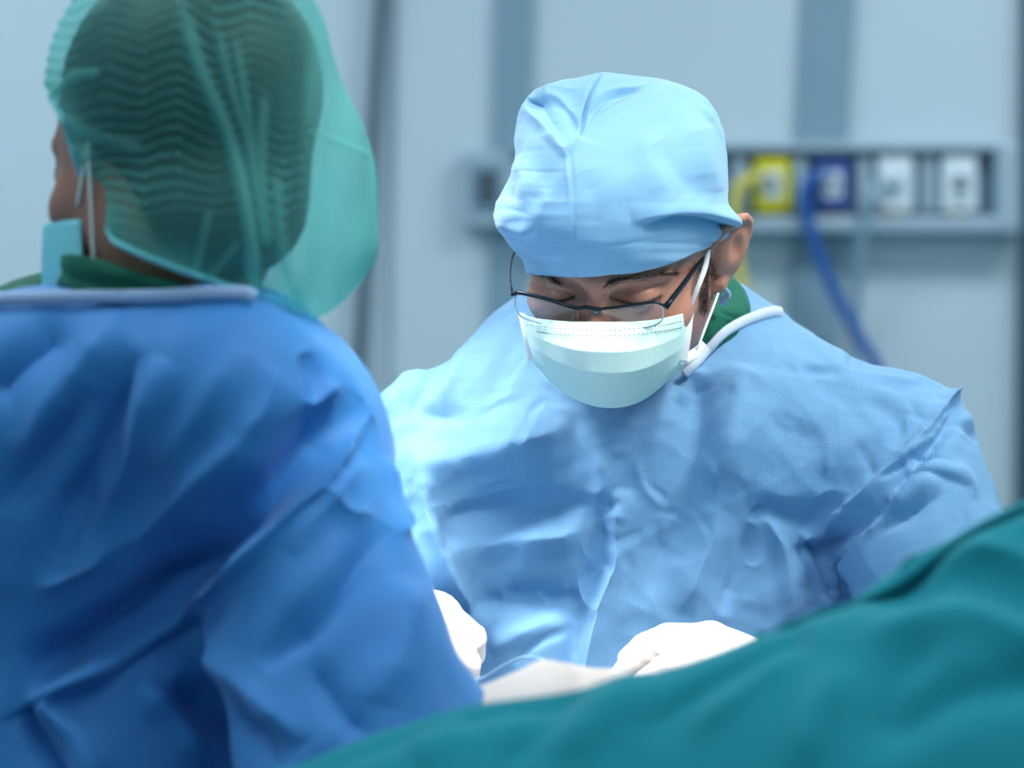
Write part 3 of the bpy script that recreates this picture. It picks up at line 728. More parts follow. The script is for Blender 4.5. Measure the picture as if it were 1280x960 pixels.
# eyeglasses
gn = SR @ np.array([0, -1.0, 0]); gp = sl((0, -.1035, 0))
def gpt(px, py, off=0.0):
    dr = P(px, py, 1.0) - np.array([0, 0, CAMZ]); o = np.array([0, 0, CAMZ]); t = ((gp + gn * off) - o) @ gn / (dr @ gn); p = o + dr * t
    lx = (SR.T @ (p - SO))[0]; return o + dr * (t + 2.0 * lx * lx)
Lout = [(645, 369), (656, 368), (686, 376), (712, 385), (719, 390), (716, 398), (706, 408), (690, 408), (670, 403), (653, 397), (644, 384)]
Rout = [(742, 388), (770, 385), (800, 381), (821, 379), (828, 384), (829, 394), (824, 404), (806, 410), (772, 414), (757, 409), (747, 399)]
Vt, Ft = joined_vf([tube_vf(catmull([gpt(*q) for q in [(640, 368), (650, 366), (684, 374), (712, 383), (722, 385), (733, 384), (746, 386), (752, 387)]], 40), .0017, 8),
                    tube_vf(catmull([gpt(*q) for q in [(742, 387), (770, 384), (800, 380), (820, 378), (832, 383)]], 24), .0012, 8)])
glasses = link('eyeglasses', mesh_from('eyeglasses', Vt, Ft), M['frame'], surgeon); glasses['label'] = 'thin dark framed rectangular eyeglasses low on the nose'
for ol in (Lout, Rout):
    loop = catmull([gpt(*q) for q in ol + ol[:1]], 90)
    tube('rim', loop, .0006, M['frame_silver'], glasses, 6)
    cpt = loop.mean(0); n = len(loop); Vl = [cpt - .0012 * -gn]; Fl = []
    for rr in (.5, .85, 1.0):
        for p_ in loop: Vl.append(cpt + (p_ - cpt) * rr + gn * .0012 * (1 - rr * rr))
    for i in range(n - 1):
        Fl.append((0, 1 + i, 2 + i))
        for k in (0, 1): Fl.append((1 + k * n + i, 1 + (k + 1) * n + i, 2 + (k + 1) * n + i, 2 + k * n + i))
    link('lens', mesh_from('lens', Vl, Fl), M['lens'], glasses)
tube('temple', catmull([gpt(832, 384), P(838, 376, 2.50), P(858, 350, 2.53), P(878, 322, 2.565), P(889, 306, 2.59)], 24), np.linspace(.0034, .0024, 24), M['frame'], glasses, 8, .7, (1, 0, 0.5))
tube('temple', catmull([gpt(641, 369), P(638, 352, 2.54), P(638, 336, 2.57), P(642, 318, 2.62), P(655, 300, 2.66)], 24), .0018, M['frame'], glasses, 8, .5, (1, 0, 0))
for a, b in (((722, 386), (724, 398)), ((746, 389), (741, 399))):
    tube('nose_pad', catmull([gpt(*a), gpt(*b, -.006)], 8), .0012, M['frame_silver'], glasses, 6)

# gown
def surgeon_gown(Q):
    d = ell(Q, P(800, 690, 2.81), (.215, .145, .26), rot(8, 0, 0))
    d = smin(d, cone(Q, P(808, 470, 2.75), SHL, .066, .066), .03); d = smin(d, cone(Q, P(808, 470, 2.75), SHR, .070, .068), .03)
    d = smin(d, cone(Q, P(690, 545, 2.74), P(930, 545, 2.73), .082, .082), .05)
    d = smin(d, cone(Q, HIP + (0, -.02, .15), (.10, 2.93, .42), .185, .25), .06)
    arm = smin(cone(Q, SHL, ELL_, .068, .066), cone(Q, ELL_, WRL - (0.02, 0, 0), .064, .040), .03)
    arm2 = smin(cone(Q, SHR, ELR, .070, .072), cone(Q, ELR, WRR, .068, .044), .03)
    d = smin(d, arm, .018); d = smin(d, arm2, .014)
    hole = cone(Q, P(828, 396, 2.69), P(830, 230, 2.66), .046, .11)
    return smax(d, -hole, .006)
xs = axis_pts((-.32, .56, .0085)); ys = axis_pts((2.30, 3.22, .0085)); zs = axis_pts((.40, 1.0, .02), (1.0, 1.46, .0085))
V, F = nets(surgeon_gown, xs, ys, zs); V = relax(V, F, 7, .5); V, F = subdivide(V, F, 2)
GF = [
    # chest shelf, hollow below it, second swell
    ([(500, 590), (570, 572), (650, 552), (720, 530)], 30, 42, 13, .2, .3), ([(545, 652), (620, 640), (700, 632), (745, 634)], 22, 12, -9, .2, .25),
    ([(560, 690), (640, 672), (735, 664)], 34, 22, 9, .3, .15), ([(590, 752), (650, 760), (700, 755), (725, 752)], 22, 20, -10, .2, .1),
    ([(522, 560), (528, 640), (560, 730), (606, 790)], 6, 26, 8, .2, .1), ([(512, 600), (520, 660), (552, 745), (585, 800)], 18, 6, -12, .2, .1),
    # vertical pleat down the middle and its overlap
    ([(752, 618), (752, 650), (757, 700), (738, 740), (722, 782), (712, 836)], 14, 4, -7, .1, 0), ([(772, 610), (768, 660), (768, 700), (752, 740), (738, 790), (728, 840)], 4, 24, 8, .1, 0),
    ([(750, 614), (760, 632), (776, 624)], 5, 5, -4), ([(748, 560), (752, 600), (750, 640)], 8, 10, 3),
    # shaded trough right of the mask running down, broad ridge beside it
    ([(868, 470), (872, 530), (866, 600), (850, 660), (800, 760)], 24, 20, -7, .05, .3), ([(930, 452), (916, 540), (890, 610)], 24, 26, 6, .1, .4), ([(838, 470), (822, 540), (800, 600)], 18, 18, 5, .1, .4),
    ([(906, 480), (925, 500), (940, 470)], 16, 10, -2), ([(880, 455), (860, 480), (850, 505)], 7, 9, 4),
    # folds radiating from the right armpit
    ([(1204, 478), (1150, 545), (1085, 612), (1010, 678)], 8, 30, 9, .05, .1), ([(1210, 494), (1162, 562), (1098, 632), (1014, 700)], 24, 10, -13, .05, .05),
    ([(1000, 660), (1010, 690), (1026, 735), (1030, 760)], 5, 22, 10, .1, .1), ([(1008, 672), (1024, 705), (1040, 745)], 16, 5, -14, .1, .1),
    ([(1000, 655), (960, 640), (940, 655)], 8, 8, -4), ([(955, 640), (975, 680), (985, 730), (990, 780)], 10, 14, 4), ([(940, 655), (930, 700), (905, 770)], 8, 8, -4), ([(905, 640), (880, 700), (850, 770)], 16, 16, 4),
    ([(960, 520), (1000, 545), (1030, 560)], 22, 18, -2), ([(940, 600), (985, 620), (1040, 605)], 18, 18, 2), ([(1010, 470), (1060, 500), (1075, 540)], 18, 18, -2), ([(1000, 460), (1040, 462), (1062, 458)], 6, 5, -3),
    ([(1062, 458), (1075, 438), (1090, 428)], 5, 5, -3), ([(1100, 473), (1150, 474), (1195, 470)], 4, 5, -2.2), ([(1080, 490), (1120, 520), (1125, 560)], 14, 12, -3),
    # right sleeve
    ([(1198, 500), (1172, 540), (1130, 568)], 3, 5, 3), ([(1140, 566), (1132, 578), (1115, 590), (1098, 600)], 3, 4, -4), ([(1136, 570), (1160, 572), (1185, 578)], 3, 3, -3), ([(1128, 586), (1170, 590), (1205, 602), (1216, 625)], 4, 12, 5),
    ([(1105, 630), (1150, 606), (1172, 618)], 16, 12, 5), ([(1060, 700), (1090, 660), (1140, 640), (1175, 618)], 10, 10, -6), ([(1056, 740), (1060, 700), (1082, 664), (1102, 646)], 5, 8, 5, .05, .2), ([(1048, 740), (1052, 705), (1070, 668)], 5, 4, -7, .05, .2),
    ([(1190, 520), (1222, 545), (1230, 555)], 8, 8, -4),
    # left shoulder
    ([(560, 425), (535, 470), (510, 520)], 8, 12, -5), ([(590, 418), (560, 480), (545, 520)], 14, 14, 5), ([(520, 440), (500, 480), (490, 520)], 10, 10, 4), ([(500, 500), (540, 522), (590, 525)], 10, 12, -4), ([(640, 415), (620, 470), (610, 510)], 14, 14, -3), ([(560, 430), (585, 424)], 4, 5, -3),
    # lower front
    ([(625, 745), (660, 740), (690, 760)], 14, 14, -5), ([(612, 810), (650, 790), (700, 770)], 10, 10, 4), ([(640, 830), (680, 800), (715, 790)], 5, 6, -2.5), ([(690, 740), (715, 748), (722, 775)], 12, 14, 3)]
GF = [(f[0], f[1], f[2], f[3] * (1.4 if np.mean([q[0] for q in f[0]]) > 850 else 1.0), *f[4:]) for f in GF]
for _ in range(70):                                       # fine stiff creases of the non-woven cloth
    x0, y0 = rng.uniform(490, 1230), rng.uniform(430, 800); a_ = rng.uniform(0, math.pi); L_ = rng.uniform(14, 46); k_ = rng.uniform(-.5, .5)
    pts = [(x0 - math.cos(a_ - k_) * L_, y0 - math.sin(a_ - k_) * L_), (x0, y0), (x0 + math.cos(a_ + k_) * L_, y0 + math.sin(a_ + k_) * L_)]
    w0, w1 = rng.uniform(2.5, 4), rng.uniform(4, 10); GF.append((pts, *((w0, w1) if rng.random() < .5 else (w1, w0)), rng.choice([-1, 1]) * rng.uniform(.8, 2.0), .4, .4))
V = folds(V, F, GF, scale=1.35, power=1.6)
V = ripple(V, F, .20, [(28, 4)], 21); V = ripple(V, F, .13, [(50, 5), (110, 5)], 22, True)
V = grab(V, [(1200, 480, 4, -2, 26)]); V = relax(V, F, 2, .4)
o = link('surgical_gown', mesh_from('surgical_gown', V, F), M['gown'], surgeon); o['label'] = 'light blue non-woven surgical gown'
SG_V, SG_F = V, F
# neckline binding and scrub collar
bvg = BVHTree.FromPolygons([tuple(v) for v in V], [tuple(f) for f in F])
def on_surface(tree, path, n, dpx, lift, far, it=8):
    """points along a pixel path, at the depth of the surface just beside it"""
    out = []
    for a, b in catmull(path, n):
        r = tree.ray_cast(Vector((0, 0, CAMZ)), Vector(P(a + dpx[0], b + dpx[1], 1.0) - np.array([0, 0, CAMZ]))); dd = r[0].y if r[0] is not None else far
        out.append((a, b, min(dd, far)))
    out = np.array(out)
    for _ in range(it): out[1:-1, 2] = (out[:-2, 2] + 2 * out[1:-1, 2] + out[2:, 2]) / 4
    return np.array([P(a, b, d - lift) for a, b, d in out])
def scrub(Q):
    d = cone(Q, P(806, 520, 2.80), P(834, 392, 2.728), .045, .0715)
    return smax(d, Q @ np.array([.28, -.42, .86], np.float32) - float(P(925, 378, 2.70) @ np.array([.28, -.42, .86])), .006)
V, F = nets(scrub, axis_pts((NB[0] - .14, NB[0] + .16, .005)), axis_pts((NB[1] - .16, NB[1] + .13, .005)), axis_pts((NB[2] - .15, NB[2] + .13, .005)))
V = relax(V, F, 2, .5); V, F = subdivide(V, F, 1)
V = folds(V, F, [([(898, 388), (930, 402), (950, 408)], 2, 3, -3), ([(905, 402), (925, 410), (935, 405)], 4, 4, -3), ([(890, 400), (886, 425)], 4, 4, 2)])
o = link('scrub_collar', mesh_from('scrub_collar', V, F), M['scrub'], surgeon); o['label'] = 'dark green scrub top collar'
bvs = BVHTree.FromPolygons([tuple(v) for v in V], [tuple(f) for f in F])
pth = [(976, 391), (964, 390), (936, 399), (908, 414), (888, 434), (872, 452), (856, 468)]
qa, qb, qc = on_surface(bvg, pth, 50, (5, 8), .002, 2.75), on_surface(bvs, pth, 50, (0, 0), .003, 2.75), on_surface(bvs, pth, 50, (5, 7), .003, 2.75)
dd = np.minimum(np.minimum(qa[:, 1], qb[:, 1]), qc[:, 1])
tube('neck_binding', qa * (dd / qa[:, 1])[:, None] + np.array([0, 0, CAMZ]) * (1 - dd / qa[:, 1])[:, None], .0050, M['binding'], surgeon, 8, .5, (0, -1, 0))['label'] = 'white neckline binding'
make_glove('glove', HL, (WRL + (ELL_ - WRL) * .25, WRL, .034, .030), surgeon, 'cream latex glove'); make_glove('glove', HR, (WRR + (ELR - WRR) * .25, WRR, .034, .030), surgeon, 'cream latex glove')

# ------------------------------------------------------------------ nurse seen from behind
ND = 2.15
NO = P(222, 212, ND); NR = rot(14, -130, 0); NS = 0.95
def nl(p): return NO + NR @ (np.asarray(p, float) * NS)
nurse = thing('person', (-0.26, 2.24, 0), 'assistant seen from behind in blue gown and translucent green bouffant cap', 'person')
NNB = P(165, 420, 2.19)
NSH, NSHL = P(345, 562, 2.12), P(-140, 560, 2.34)
NEL, NELL = P(452, 960, 2.03), P(-200, 1000, 2.42)
NWR, NWRL = P(560, 925, 2.06), P(60, 1060, 2.56)
NH = hand_segs(NWR, (.93, .10, .36), (-.15, -.25, 1), 1, [(.35, .45, .3), (.4, .5, .3), (.45, .5, .4), (.5, .5, .4)], (.8, .8), .95)
NHL = hand_segs(NWRL, (.8, .5, .05), (0, 0, 1), -1, [(.3, .4, .3)] * 4, (.8, .8), .95)
NHIP = np.array([-0.26, 2.25, 0.88])
def nurse_body(Q):
    d = cone(Q, NNB + (-.03, .07, -.12), NHIP + (0, .03, 0), .075, .10)
    d = smin(d, cone(Q, NSH + (-.03, 0, -.01), NSHL + (.03, 0, -.01), .04, .04), .04)
    d = smin(d, cone(Q, NNB + (0, 0, -.06), nl((0, .03, -.02)), .05, .048), .02)
    for s, sh, el, wr in ((1, NSH, NEL, NWR), (-1, NSHL, NELL, NWRL)):
        d = smin(d, cone(Q, sh, el, .042, .036), .03); d = smin(d, cone(Q, el, wr, .036, .023), .02)
        hip = NHIP + (s * .085, 0, -.03); kn = np.array([-.26 + s * .09, 2.24, .46]); an = np.array([-.26 + s * .09, 2.22, .09]); toe = an + (-.10, .12, -.055)
        d = smin(d, cone(Q, hip, kn, .078, .052), .04); d = smin(d, cone(Q, kn, an, .05, .034), .02); d = smin(d, cone(Q, an + (.01, -.02, -.05), toe, .034, .028), .02)
    for S in (NH, NHL):
        lo, hi = seg_bounds(S, .05); m = np.all((Q > lo) & (Q < hi), axis=1)
        if m.any(): d[m] = smin(d[m], hand_sdf(Q[m], S, -.0012), .01)
    m = ((Q - NO.astype(np.float32)) ** 2).sum(1) < .18 ** 2
    if m.any(): d[m] = smin(d[m], head_sdf((Q[m] - NO.astype(np.float32)) @ NR.astype(np.float32) / NS, False) * NS, .012)
    return d
xs = axis_pts((-.52, -.36, .02), (-.36, -.08, .005), (-.08, .14, .008)); ys = axis_pts((1.96, 2.02, .012), (2.02, 2.30, .005), (2.30, 2.75, .016)); zs = axis_pts((-.02, 1.0, .03), (1.0, 1.30, .010), (1.30, 1.66, .005))
V, F = nets(nurse_body, xs, ys, zs); V = relax(V, F, 1, .4)
link('body', mesh_from('body', V, F), M['skin2'], nurse)
def hair_sdf(Q):
    q = (Q - NO.astype(np.float32)) @ NR.astype(np.float32) / NS
    d = ell(q, (0, .026, .048), (.083, .102, .096)); d = smin(d, ell(q, (0, .040, -.035), (.066, .050, .055)), .03)
    return smax(d, -(q @ np.array([0, .86, .5], np.float32)) - .030, .01) * NS
lo, hi = NO - .17, NO + .17
V, F = nets(hair_sdf, *[axis_pts((lo[k], hi[k], .006)) for k in range(3)]); V = relax(V, F, 2); V, F = subdivide(V, F, 1)
link('hair', mesh_from('hair', V, F), M['hair'], nurse)['label'] = 'black hair gathered under the cap'
def bouffant(Q):
    q = (Q - NO.astype(np.float32)) @ NR.astype(np.float32) / NS
    d = ell(q, (0, .026, .054), (.091, .114, .106)) * NS
    d = smin(d, ell(Q, P(366, 232, 2.12), (.051, .062, .084)), .030)
    return smin(d, ell(Q, P(255, 280, 2.09), (.062, .05, .045)), .03)
lo, hi = NO - .19, NO + .19
V, F = nets(bouffant, *[axis_pts((lo[k], hi[k], .0036)) for k in range(3)]); V = relax(V, F, 3); V, F = subdivide(V, F, 1)
V = grab(V, [(440, 225, 10, 0, 60), (395, 375, 0, 14, 45), (430, 90, -8, 4, 50), (430, 320, 26, 0, 55)])
x, y = proj(V)
# gathers: short zigzag pleats in columns over the dome, long pulled folds towards the bag
colw = 44.0; tri = np.abs(((x - 92) / colw) % 2 - 1) * colw; ph = (y - .34 * tri - .10 * np.abs(x - 200)) / 15.5 * 2 * math.pi
dome = np.clip((395 - x) / 40, 0, 1) * np.clip((318 - y) / 70, 0, 1)
wave = np.sin(ph + 1.1 * np.sin(x / 17.0 + y / 60) + .9 * np.sin(y / 23.0 + x / 31.0) + .7 * np.sin(x / 53 - y / 47))
colline = np.exp(-((((x - 92) / colw + .5) % 1 - .5) * colw / 4) ** 2)
pull = np.zeros(len(x))
for pl, wd, am in (([(222, -10), (252, 90), (286, 170), (308, 260), (322, 390)], 9, 1.0), ([(268, 20), (288, 110), (312, 190), (330, 300)], 6, .8), ([(292, 40), (306, 130), (318, 200)], 6, .7), ([(330, 110), (326, 200), (334, 300)], 7, .7),
                   ([(345, 210), (350, 300), (372, 385)], 9, .6), ([(262, 260), (248, 320), (238, 345)], 4, .6), ([(300, 300), (270, 335), (250, 352)], 5, .5), ([(66, 118), (95, 96), (120, 92)], 5, .9), ([(70, 140), (110, 165), (170, 185)], 8, .6), ([(390, 165), (430, 180), (458, 192)], 3, .35), ([(85, 175), (110, 210), (132, 280)], 12, .5)):
    d_, _, a_ = polydist(x, y, catmull(pl, 16)); pull = np.maximum(pull, am * np.exp(-(d_ / wd) ** 2) * np.clip(a_ / .15, .2, 1))
dome = dome * (1 - np.clip(1.3 * pull, 0, 1)) * (.9 + .1 * np.sin(x / 61 + 1.3) * np.sin(y / 48 + x / 90))
bag = np.clip((x - 372) / 22, 0, 1) + np.clip((y - 330) / 40, 0, 1) * np.clip((x - 320) / 40, 0, 1)
N = vnormals(V, F); V = V + N * (.0007 * wave * dome + .004 * pull)[:, None]
ed_ = np.exp(-(polydist(x, y, np.array([(62, 118), (92, 190), (122, 270), (168, 314), (222, 336)], float))[0] / 30) ** 2)
gather = np.clip(.09 + .38 * ed_ + dome * (.24 * wave * (.6 + .4 * np.sin(x / 40 + y / 55)) + .05 * colline) + .55 * pull + .22 * np.clip(bag, 0, 1) + .10 * np.sin(x / 9 + y / 37) * np.clip(bag, 0, 1), 0, 1)
edge = [(40, 92), (62, 118), (78, 148), (92, 190), (105, 228), (122, 270), (136, 296), (168, 314), (222, 336), (290, 360), (340, 386), (376, 399), (500, 470)]
ep = np.array(edge, float); yb = np.interp(x, ep[:, 0], ep[:, 1]); keep = (y < yb) & (x > 40)
Fk = F[keep[F].all(1)]; used = np.unique(Fk); mp = np.full(len(V), -1); mp[used] = np.arange(len(used))
me = mesh_from('bouffant_cap', V[used], mp[Fk]); at = me.attributes.new('gather', 'FLOAT', 'POINT'); at.data.foreach_set('value', gather[used].astype(np.float32))
bc = link('bouffant_cap', me, M['bouffant'], nurse); bc['label'] = 'translucent green pleated bouffant cap'
def bouf_hit(px, py):
    t = BB.ray_cast(Vector((0, 0, CAMZ)), Vector(P(px, py, 1.0) - np.array([0, 0, CAMZ])))
    return np.array(t[0]) if t[0] is not None else None
BB = BVHTree.FromPolygons([tuple(v) for v in V], [tuple(f) for f in F])
band = [bouf_hit(a, b) for a, b in catmull(edge[1:-1], 60)]; band = np.array([b for b in band if b is not None])
tube('elastic_edge', band, .0022, M['mask_blue'], bc, 8)
# nurse mask
A = np.radians(np.linspace(-88, 88, 41)); Zs = np.linspace(-.105, .004, 25); V = []
for a in A:
    for z in Zs:
        k = 1 + .10 * math.sin((z + .105) / .109 * math.pi); V.append(nl((.068 * math.sin(a) * k, -.030 - .088 * math.cos(a) * k, z - .014 - .02 * (1 - abs(math.cos(a))))))
F = grid_faces(41, 25); V = np.array(V); V = ripple(V, F, .05, [(260, 3)], 2)
nm = link('face_mask', mesh_from('face_mask', V, F), M['mask_blue'], nurse); nm['label'] = 'pale blue face mask'
m_ = nm.modifiers.new('thickness', 'SOLIDIFY'); m_.thickness = .0012; m_.offset = 1
for z0 in (-.02, -.10):
    tube('ear_loop', catmull([nl((.071, -.032, z0)), nl((.074, -.018, (z0 + .02) / 2)), nl((.078, -.004, .018))], 10), .0012, M['mask_white'], nm, 6)
def nurse_scrub(Q):
    d = ell(Q, P(118, 452, 2.215), (.108, .085, .066)); return smin(d, cone(Q, P(170, 420, 2.16), P(200, 330, 2.135), .060, .066), .02)
V, F = nets(nurse_scrub, *[axis_pts((P(118, 452, 2.2)[k] - .16, P(118, 452, 2.2)[k] + .16, .006)) for k in range(3)])
V = relax(V, F, 2); V, F = subdivide(V, F, 1)
top_ = np.interp(proj(V)[0], [-80, 0, 40, 90, 130, 180, 250, 330], [335, 326, 322, 317, 325, 343, 358, 372]); x, y = proj(V)
V[:, 2] -= np.clip(top_ - y, 0, 200) / FPX * V[:, 1]
V = folds(V, F, [([(60, 330), (90, 350), (140, 356), (200, 352)], 5, 8, -4), ([(110, 330), (150, 345), (230, 362)], 6, 6, 3), ([(20, 350), (60, 362), (110, 366)], 5, 5, -3)])
link('scrub_collar', mesh_from('scrub_collar', V, F), M['scrub'], nurse)['label'] = 'dark green scrub collar'
def nurse_gown(Q):
    d = ell(Q, P(110, 830, 2.24), (.205, .135, .27))
    d = smin(d, cone(Q, P(-60, 488, 2.17), P(300, 486, 2.085), .064, .063), .03)
    d = smin(d, ell(Q, P(140, 600, 2.16), (.15, .085, .12)), .04)
    d = smin(d, cone(Q, NHIP + (0, 0, .15), (-.26, 2.26, .42), .17, .23), .06)
    arm = smin(cone(Q, NSH, NEL, .079, .070), cone(Q, NEL, NWR - (.015, 0, .004), .066, .036), .03)
    arm2 = smin(cone(Q, NSHL, NELL, .074, .066), cone(Q, NELL, NWRL - (.01, 0, 0), .064, .042), .03)
    d = smin(d, smin(cone(Q, P(300, 480, 2.15), NSH, .06, .078), arm, .02), .03); d = smin(d, arm2, .02)
    return d
xs = axis_pts((-.66, .06, .009)); ys = axis_pts((1.92, 2.66, .009)); zs = axis_pts((.40, 1.0, .025), (1.0, 1.48, .009))
V, F = nets(nurse_gown, xs, ys, zs); V = relax(V, F, 2, .5); V, F = subdivide(V, F, 2)
NF = [
    ([(470, 505), (412, 545), (345, 602), (250, 688), (160, 778), (30, 838)], 22, 34, -26, .12, .1), ([(478, 512), (440, 560), (372, 636), (262, 742), (150, 822), (46, 876)], 30, 9, 12, .1, .1),
    ([(380, 470), (305, 548), (192, 654), (80, 712)], 24, 34, 10, .3, .3), ([(300, 420), (250, 520), (180, 600)], 26, 26, 5), ([(176, 440), (150, 500), (112, 600), (70, 700)], 22, 10, -9), ([(205, 450), (165, 560), (120, 660)], 14, 24, 6),
    ([(160, 400), (95, 480), (20, 572)], 20, 18, 8), ([(60, 425), (0, 480)], 26, 26, -10, 0, 0), ([(110, 480), (60, 560), (0, 640)], 16, 20, -8), ([(140, 690), (90, 720), (40, 740)], 14, 14, 5),
    ([(492, 655), (452, 705), (400, 770), (330, 838)], 22, 26, -10), ([(400, 600), (440, 640), (480, 640)], 14, 14, 5), ([(470, 560), (430, 610), (360, 690)], 16, 14, 5), ([(520, 720), (500, 800), (470, 880)], 30, 30, 6), ([(380, 820), (420, 880), (470, 930)], 22, 22, -7),
    ([(146, 822), (90, 850), (34, 882)], 10, 14, 9), ([(34, 880), (56, 920), (82, 965)], 22, 6, -16, .05, 0), ([(50, 884), (90, 920), (110, 965)], 8, 20, 9, .05, 0), ([(210, 858), (262, 890), (312, 922), (345, 965)], 18, 22, -13), ([(230, 790), (300, 850), (380, 930)], 20, 18, 8), ([(170, 850), (220, 900), (260, 960)], 20, 18, 7),
    ([(388, 440), (405, 470), (398, 500)], 10, 12, -5), ([(350, 450), (330, 500), (300, 540)], 12, 14, 4), ([(430, 470), (420, 500)], 8, 8, 4), ([(497, 560), (512, 610), (514, 655)], 10, 5, 5, .3, 0)]
V = folds(V, F, NF, power=1.6, scale=1.5); V = ripple(V, F, .22, [(25, 4), (60, 4), (140, 3)], 33)
V = grab(V, [(512, 648, 6, 4, 14)])
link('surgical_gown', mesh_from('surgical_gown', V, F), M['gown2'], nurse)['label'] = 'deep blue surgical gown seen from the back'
bvn = BVHTree.FromPolygons([tuple(v) for v in V], [tuple(f) for f in F])
tube('neck_binding', on_surface(bvn, [(-60, 378), (0, 374), (60, 372), (130, 371), (200, 370), (260, 366), (304, 366), (318, 372)], 60, (0, 12), .003, 2.16), .0046, M['binding2'], nurse, 8, .5, (0, -1, 0))['label'] = 'pale neckline binding'
make_glove('glove', NH, (NWR + (NEL - NWR) * .25, NWR, .032, .029), nurse, 'white latex glove'); make_glove('glove', NHL, (NWRL + (NELL - NWRL) * .25, NWRL, .032, .029), nurse, 'white latex glove')

# ------------------------------------------------------------------ operating table and green drape
table = thing('operating_table', (0.62, 2.05, 0), 'grey operating table hidden under the green drape', 'table')
box('table_top', (0.66, 2.06, 0.84), (1.16, 0.50, 0.05), M['steel_dark'], table, .01)
box('mattress', (0.66, 2.06, 0.90), (1.14, 0.48, 0.06), M['grey_plastic'], table, .02)
lathe('column', [(.16, .06), (.10, .10), (.09, .80), (.14, .815)], (0.66, 2.06, 0), M['chrome'], table)
box('base', (0.66, 2.06, 0.04), (0.80, 0.44, 0.08), M['steel_dark'], table, .02)
DC = 1.85
cx = np.array([(-400, 1120), (100, 1050), (300, 985), (370, 987), (400, 976), (500, 943), (600, 912), (700, 890), (770, 869), (850, 838), (930, 804), (1000, 772), (1075, 745), (1120, 720), (1150, 693), (1175, 670), (1200, 655), (1230, 640), (1280, 620), (1400, 600), (1700, 620), (2600, 760)], float)
gx = np.arange(-.42, 1.22, .0045); gs = np.linspace(0, 1, 260)
pxs = 640 + gx / DC * FPX; zc = CAMZ + (HOR - np.interp(pxs, cx[:, 0], cx[:, 1])) / FPX * DC
k = np.exp(-np.linspace(-2, 2, 13) ** 2); k /= k.sum(); zc = np.convolve(np.pad(zc, 6, mode='edge'), k, 'valid')
V = np.zeros((len(gx), len(gs), 3))
back_z = np.interp(gx, [-.42, -.02, .10, 1.2], [.62, .70, .965, .965]); back_y = np.interp(gx, [-.42, -.02, .10, 1.2], [1.93, 1.94, 2.36, 2.36])
for i in range(len(gx)):
    Z = zc[i]; by, bz = back_y[i], back_z[i]
    prof = np.array([(by + .02, min(.6, bz - .05)), (by, bz), (1.85 + (by - 1.85) * .45, Z - (Z - bz) * .62), (DC + .035, Z - .020), (DC, Z), (DC - .04, Z - .022), (DC - .12, Z - .11), (DC - .22, Z - .28), (DC - .30, Z - .46), (DC - .32, .62)])
    c_ = catmull(prof, len(gs)); V[i, :, 0] = gx[i]; V[i, :, 1:] = c_
V = V.reshape(-1, 3); F = grid_faces(len(gx), len(gs))[:, ::-1]
if vnormals(V, F)[:, 2].mean() < 0: F = F[:, ::-1]
DF = [([(1290, 745), (1230, 712), (1180, 705), (1130, 722), (1085, 752)], 20, 24, -16, 0, .2), ([(1290, 690), (1230, 672), (1185, 684)], 20, 16, 6, 0, .3), ([(1290, 790), (1220, 765), (1150, 770), (1060, 800)], 26, 26, 10, 0, .3),
      ([(1010, 780), (940, 830), (880, 862), (800, 920)], 14, 26, -10, .1, .3), ([(1000, 800), (930, 860), (860, 920)], 30, 16, 8), ([(1290, 850), (1200, 870), (1100, 930)], 30, 30, -12, 0, .2), ([(820, 850), (760, 890), (700, 950)], 22, 22, 7), ([(740, 870), (680, 910), (620, 970)], 20, 20, -9), ([(1060, 830), (1020, 900), (1000, 970)], 24, 24, 8), ([(580, 905), (520, 960)], 20, 20, 6), ([(1180, 800), (1120, 850), (1090, 960)], 26, 26, -8)]
V = folds(V, F, DF, scale=.7); V = ripple(V, F, .14, [(14, 4), (34, 4)], 8)
o = link('surgical_drape', mesh_from('surgical_drape', V, F), M['drape']); tag(o, 'teal green surgical drape mounded in the foreground over the table', 'drape')
m_ = o.modifiers.new('thickness', 'SOLIDIFY'); m_.thickness = .002; m_.offset = -1
gx, gy = np.meshgrid(np.linspace(-.02, .34, 60), np.linspace(2.25, 2.45, 50), indexing='ij')  # unseen white cloth behind the drape crest, added to bounce lamp light onto the mask
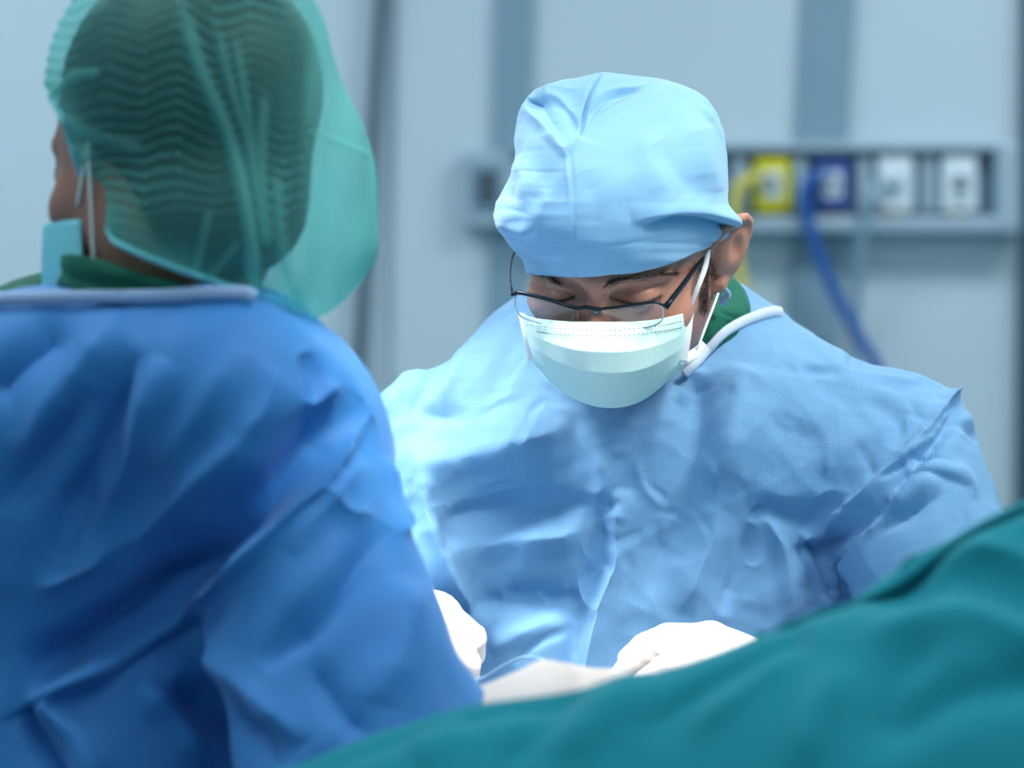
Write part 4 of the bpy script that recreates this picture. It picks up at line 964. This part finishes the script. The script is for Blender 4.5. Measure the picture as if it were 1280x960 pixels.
V = np.stack([gx, gy, 1.045 + .008 * np.sin(gx * 40 + 2 * np.sin(gy * 23)) + .006 * np.sin(gy * 55 + gx * 20)], -1).reshape(-1, 3); F = grid_faces(60, 50)
o = tag(link('bounce_towel', mesh_from('bounce_towel', V, F), M['binding']), 'unseen white cloth added under the gloved hands to bounce lamp light onto the mask', 'bounce cloth')
m_ = o.modifiers.new('thickness', 'SOLIDIFY'); m_.thickness = .008; m_.offset = -1
tag(tube('suture_thread', catmull([P(583, 846, 2.29), P(592, 850, 2.28), P(605, 847, 2.27), P(628, 833, 2.25), P(650, 823, 2.23), P(668, 822, 2.21), P(685, 827, 2.19), P(697, 838, 2.17)], 50), .0009, M['suture'], None, 8), 'pale suture thread curving up from the gloved fingers', 'thread')

# ------------------------------------------------------------------ surgical lamps overhead
for i, (lp, lt, w_, ang_) in enumerate(LAMPS):
    dv = Vector(lt) - Vector(lp); dv.normalize(); q = dv.to_track_quat('-Z', 'Y').to_matrix().to_4x4(); q.translation = Vector(lp) - dv * .03
    t = thing('surgical_lamp', tuple(q.translation), ('white dish surgical lamp hanging lowest, over the green drape', 'white dish surgical lamp hanging right of the surgeon', 'white dish surgical lamp hanging left of the surgeon')[i], 'lamp')
    def place(name, prof, m):
        Vl, Fl = lathe_vf(prof, (0, 0, 0), 'z', 40); Vl = np.array([q @ Vector(v) for v in Vl]); return link(name, mesh_from(name, Vl, Fl), m, t)
    place('dish', [(.27, .012), (.285, .03), (.27, .06), (.16, .095), (.05, .105)], M['lamp_white'])
    place('lens', [(.262, .012), (.262, .006), (.03, .004)], M['lamp_glow'])
    hub = q @ Vector((0, 0, .10)); top_p = Vector((hub.x * .6, hub.y + .25, CEIL - .02))
    tube('arm', catmull([np.array(hub), np.array((hub.x, hub.y, min(hub.z + .22, CEIL - .25))), np.array((top_p.x, top_p.y, CEIL - .2)), np.array(top_p)], 24), .02, M['lamp_white'], t)
    lathe('ceiling_mount', [(.09, CEIL - .05), (.10, CEIL - .03), (.10, CEIL - .002)], (top_p.x, top_p.y, 0), M['lamp_white'], t)
